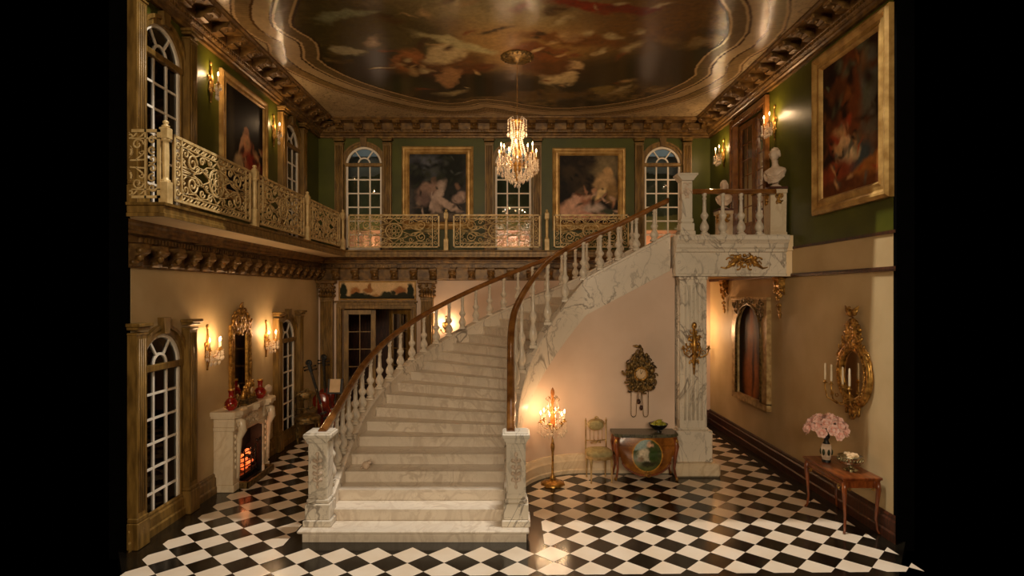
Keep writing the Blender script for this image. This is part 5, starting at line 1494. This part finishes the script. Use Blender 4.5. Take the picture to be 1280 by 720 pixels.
m = MB(); P_ = ell(.305, .365, -.03); m.add(P_, [tuple(range(40))]); m.build('mirror_glass', M['mirror'], gm)
for x in (-.30, -.14, .14, .30):
    a = MB(); a.tube([(x*.3,-.08,-.42),(x*.7,-.16,-.46),(x*1.0,-.26,-.38),(x*1.05,-.28,-.25),(x*1.05,-.28,-.17)], .011, 6)
    a.tube(spiral((x*.8,-.22,-.33), .05, 1, 0), .008, 5)
    a.lathe([(.008,0),(.035,.01),(.04,.02),(.016,.025),(.018,.06)], (x*1.05, -.28, -.18), 10)
    ar = a.build('arm', M['gilt'], gm)
    c = MB(); c.lathe([(.014,0),(.016,.1),(.012,.24),(.004,.25)], (x*1.05, -.28, -.12), 8); c.build('candle', M['candle'], ar)

# ================================================================ busts on pedestals
def bust(loc, rot, label, s=1.0, hair=1):
    r = empty('bust', loc, rot, label, 'bust', 'plaster busts on pedestals by the upper doors'); r.scale = (s, s, s)
    m = MB(); m.lathe([(.10,0),(.10,.02),(.075,.04),(.05,.055),(.045,.07),(.06,.085),(.04,.1)], n=18)
    m.build('socle', M['stone'], r)
    m = MB(); n = 20; vs = []
    # torso cut below the chest, shoulders, neck: stacked ellipses (z, rx, ry, yoff)
    st_ = [(.09,.05,.045,0),(.12,.085,.065,0),(.17,.13,.085,-.005),(.22,.165,.092,-.005),(.27,.18,.088,0),(.305,.165,.075,.003),(.33,.115,.062,.005),(.35,.066,.052,.002),(.38,.05,.05,-.006),(.42,.047,.05,-.014),(.45,.05,.055,-.02)]
    for z, rx, ry, yo in st_: vs += [(rx*cos(2*PI*i/n), yo+ry*sin(2*PI*i/n), z) for i in range(n)]
    m.add(vs, [(i*n+j, i*n+(j+1) % n, (i+1)*n+(j+1) % n, (i+1)*n+j) for i in range(len(st_)-1) for j in range(n)], 0, True); m.add(vs[:n], [tuple(range(n))[::-1]]); m.add(vs[-n:], [tuple(range(n))])
    # head with brow, sockets, nose, lips and chin
    hv = []; N1, N2 = 24, 18
    for j in range(N2+1):
        p = PI*j/N2
        for i in range(N1):
            a = 2*PI*i/N1; x = .072*sin(p)*cos(a); y = .086*sin(p)*sin(a); z = .105*cos(p)
            if z < -.03: q = 1-(-.03-z)*3.2; x *= q; y = y*q-.012*(1-q)
            if y < 0:
                f = math.exp(-(x/.014)**2)
                y -= .022*f*math.exp(-((z+.012)/.016)**2)+.010*f*math.exp(-((z-.01)/.03)**2)
                y += .012*math.exp(-((abs(x)-.028)/.013)**2-((z-.016)/.012)**2)
                y -= .007*math.exp(-(x/.022)**2-((z+.045)/.008)**2); y -= .009*math.exp(-(x/.02)**2-((z+.078)/.014)**2)
                y -= .004*math.exp(-((z-.034)/.01)**2)*math.exp(-(x/.05)**2)
            hv.append((x, y-.035, z+.535))
    m.add(hv, [(j*N1+i, (j+1)*N1+i, (j+1)*N1+(i+1) % N1, j*N1+(i+1) % N1) for j in range(N2) for i in range(N1)], 0, True)
    for sx in (-1, 1): m.ball((sx*.073,-.025,.53), .018, 6, 5, 0, (.5,.9,1.3))
    m.build('body', M['stone'], r)
    m = MB(); rnd = random.Random(hair)
    for k in range(70):
        a = rnd.uniform(-.3, PI+.3); p = rnd.uniform(0, 1.75)
        m.ball((.074*sin(p)*cos(a), -.03+.088*sin(p)*sin(a)+.004, .54+.104*cos(p)), rnd.uniform(.014,.024), 6, 5)
    if hair == 1:
        m.ball((0,.065,.56), .045, 8, 6)
        for k in range(8): m.ball((-.05+.012*k, .04-.01*k, .44-.012*k), .022, 6, 5)
    else:
        for sx in (-1, 1):
            for k in range(9): m.ball((sx*(.07-.001*k), .01, .54-.022*k), .026, 6, 5)
    m.build('hair', M['stone'], r)
    m = MB()
    for k in range(5):
        m.tube([(-.17+.01*k,-.03,.28-.03*k),(-.06,-.105+.004*k,.20-.03*k),(.08,-.10,.16-.02*k),(.165,-.03,.26-.02*k)], .016, 6)
    m.tube([(-.17,0,.28),(-.16,-.05,.22),(-.12,-.07,.14),(-.05,-.06,.10)], .022, 6)
    m.build('drapery', M['stone'], r)
    return r
def pedestal(loc, label, h, w=.30):
    r = empty('pedestal', loc, -PI/2, label, 'pedestal', 'cream pedestals under the busts')
    m = MB(); m.box(-w/2-.02,w/2+.02,-w/2-.02,w/2-.005,0,.08,bev=.01); m.prism([(-w/2+.02,.08),(w/2-.02,.08),(w/2,h-.08),(-w/2,h-.08)], 'y', -w/2, w/2-.01)
    m.box(-w/2-.03,w/2+.03,-w/2-.03,w/2-.003,h-.12,h-.04,bev=.01); m.build('shaft', M['marble_cream'], r)
    m = MB(); m.box(-w/2-.04,w/2+.04,-w/2-.04,w/2-.002,h-.045,h,bev=.006); m.build('dark_slab', M['darkwood'], r)
    m = MB(); foliage(m, 0, h-.2, .045, .1, 12, -w/2-.01, .02, 101)
    m.build('gilt_swag', M['gilt'], r); m.v = [(-y, x, z) for x, y, z in m.v]; m.build('gilt_swag', M['gilt'], r)
    return r
pedestal((4.87, 10.62, ZF), 'cream pedestal at the near right end of the landing balustrade', .90)
bust((4.87, 10.62, ZF+.90), -.9, 'white bust turned left on the near pedestal, against the green wall', 1.12, 1)
pedestal((4.83, 13.05, ZF), 'cream pedestal beyond the upper glass doors, seen through the landing balusters', .86)
bust((4.83, 13.05, ZF+.86), -.5, 'white long-haired bust on the far pedestal, beyond the upper glass doors', 1.0, 2)

# small figurine on the stair, standing on the fifth step
m = MB(); m.ball((0,0,.06), .06, 10, 8, 0, (1.0,.75,1.0)); m.ball((.05,-.01,.105), .03, 8, 6); m.tube([(.06,-.01,.125),(.075,0,.16)], [.012,.004], 5); m.tube([(-.05,0,.04),(-.075,-.02,.012)], [.02,.012], 6)
tag(m.build('snail_ornament', M['stone'], None, (-2.15, 8.60, 4*RZ), 0), 'small rounded grey ornament lying near the left end of a lower step', 'ornament')

# ================================================================ lights outside the open front: the display spot and an added fill
sd = bpy.data.lights.new('display_spot', 'AREA'); sd.shape = 'RECTANGLE'; sd.size = 1.6; sd.size_y = .12; sd.energy = P_FRONT; sd.color = (1, .93, .82)
so = bpy.data.objects.new('display_spot', sd); col.objects.link(so); so.location = (1.2, 7.42, 12.4)
so.rotation_euler = (0, 0, 0)
sf = bpy.data.lights.new('front_fill', 'AREA'); sf.shape = 'RECTANGLE'; sf.size = 7; sf.size_y = 3; sf.energy = P_FILL; sf.color = (1, .78, .53)  # unseen fill light, added to brighten stair and back wall evenly
fo = bpy.data.objects.new('front_fill', sf); col.objects.link(fo); fo.location = (0, -7.0, 6.2); fo.rotation_euler = (PI/2+.02, 0, 0)
light('panorama_lamp', (-3.7, 15.35, 4.35), P_PAN, (1,.72,.48), .08); light('panorama_lamp', (.07, 15.35, 4.35), P_PAN, (1,.62,.36), .08); light('panorama_lamp', (3.84, 15.35, 4.35), P_PAN, (1,.62,.36), .08)
light('hall_lamp', (-2.4, YB+1.5, 2.6), P_HALL, (1,.7,.4), .1); light('lobby_lamp', (XR+.9, 13.0, 5.2), P_HALL, (1,.7,.4), .08)
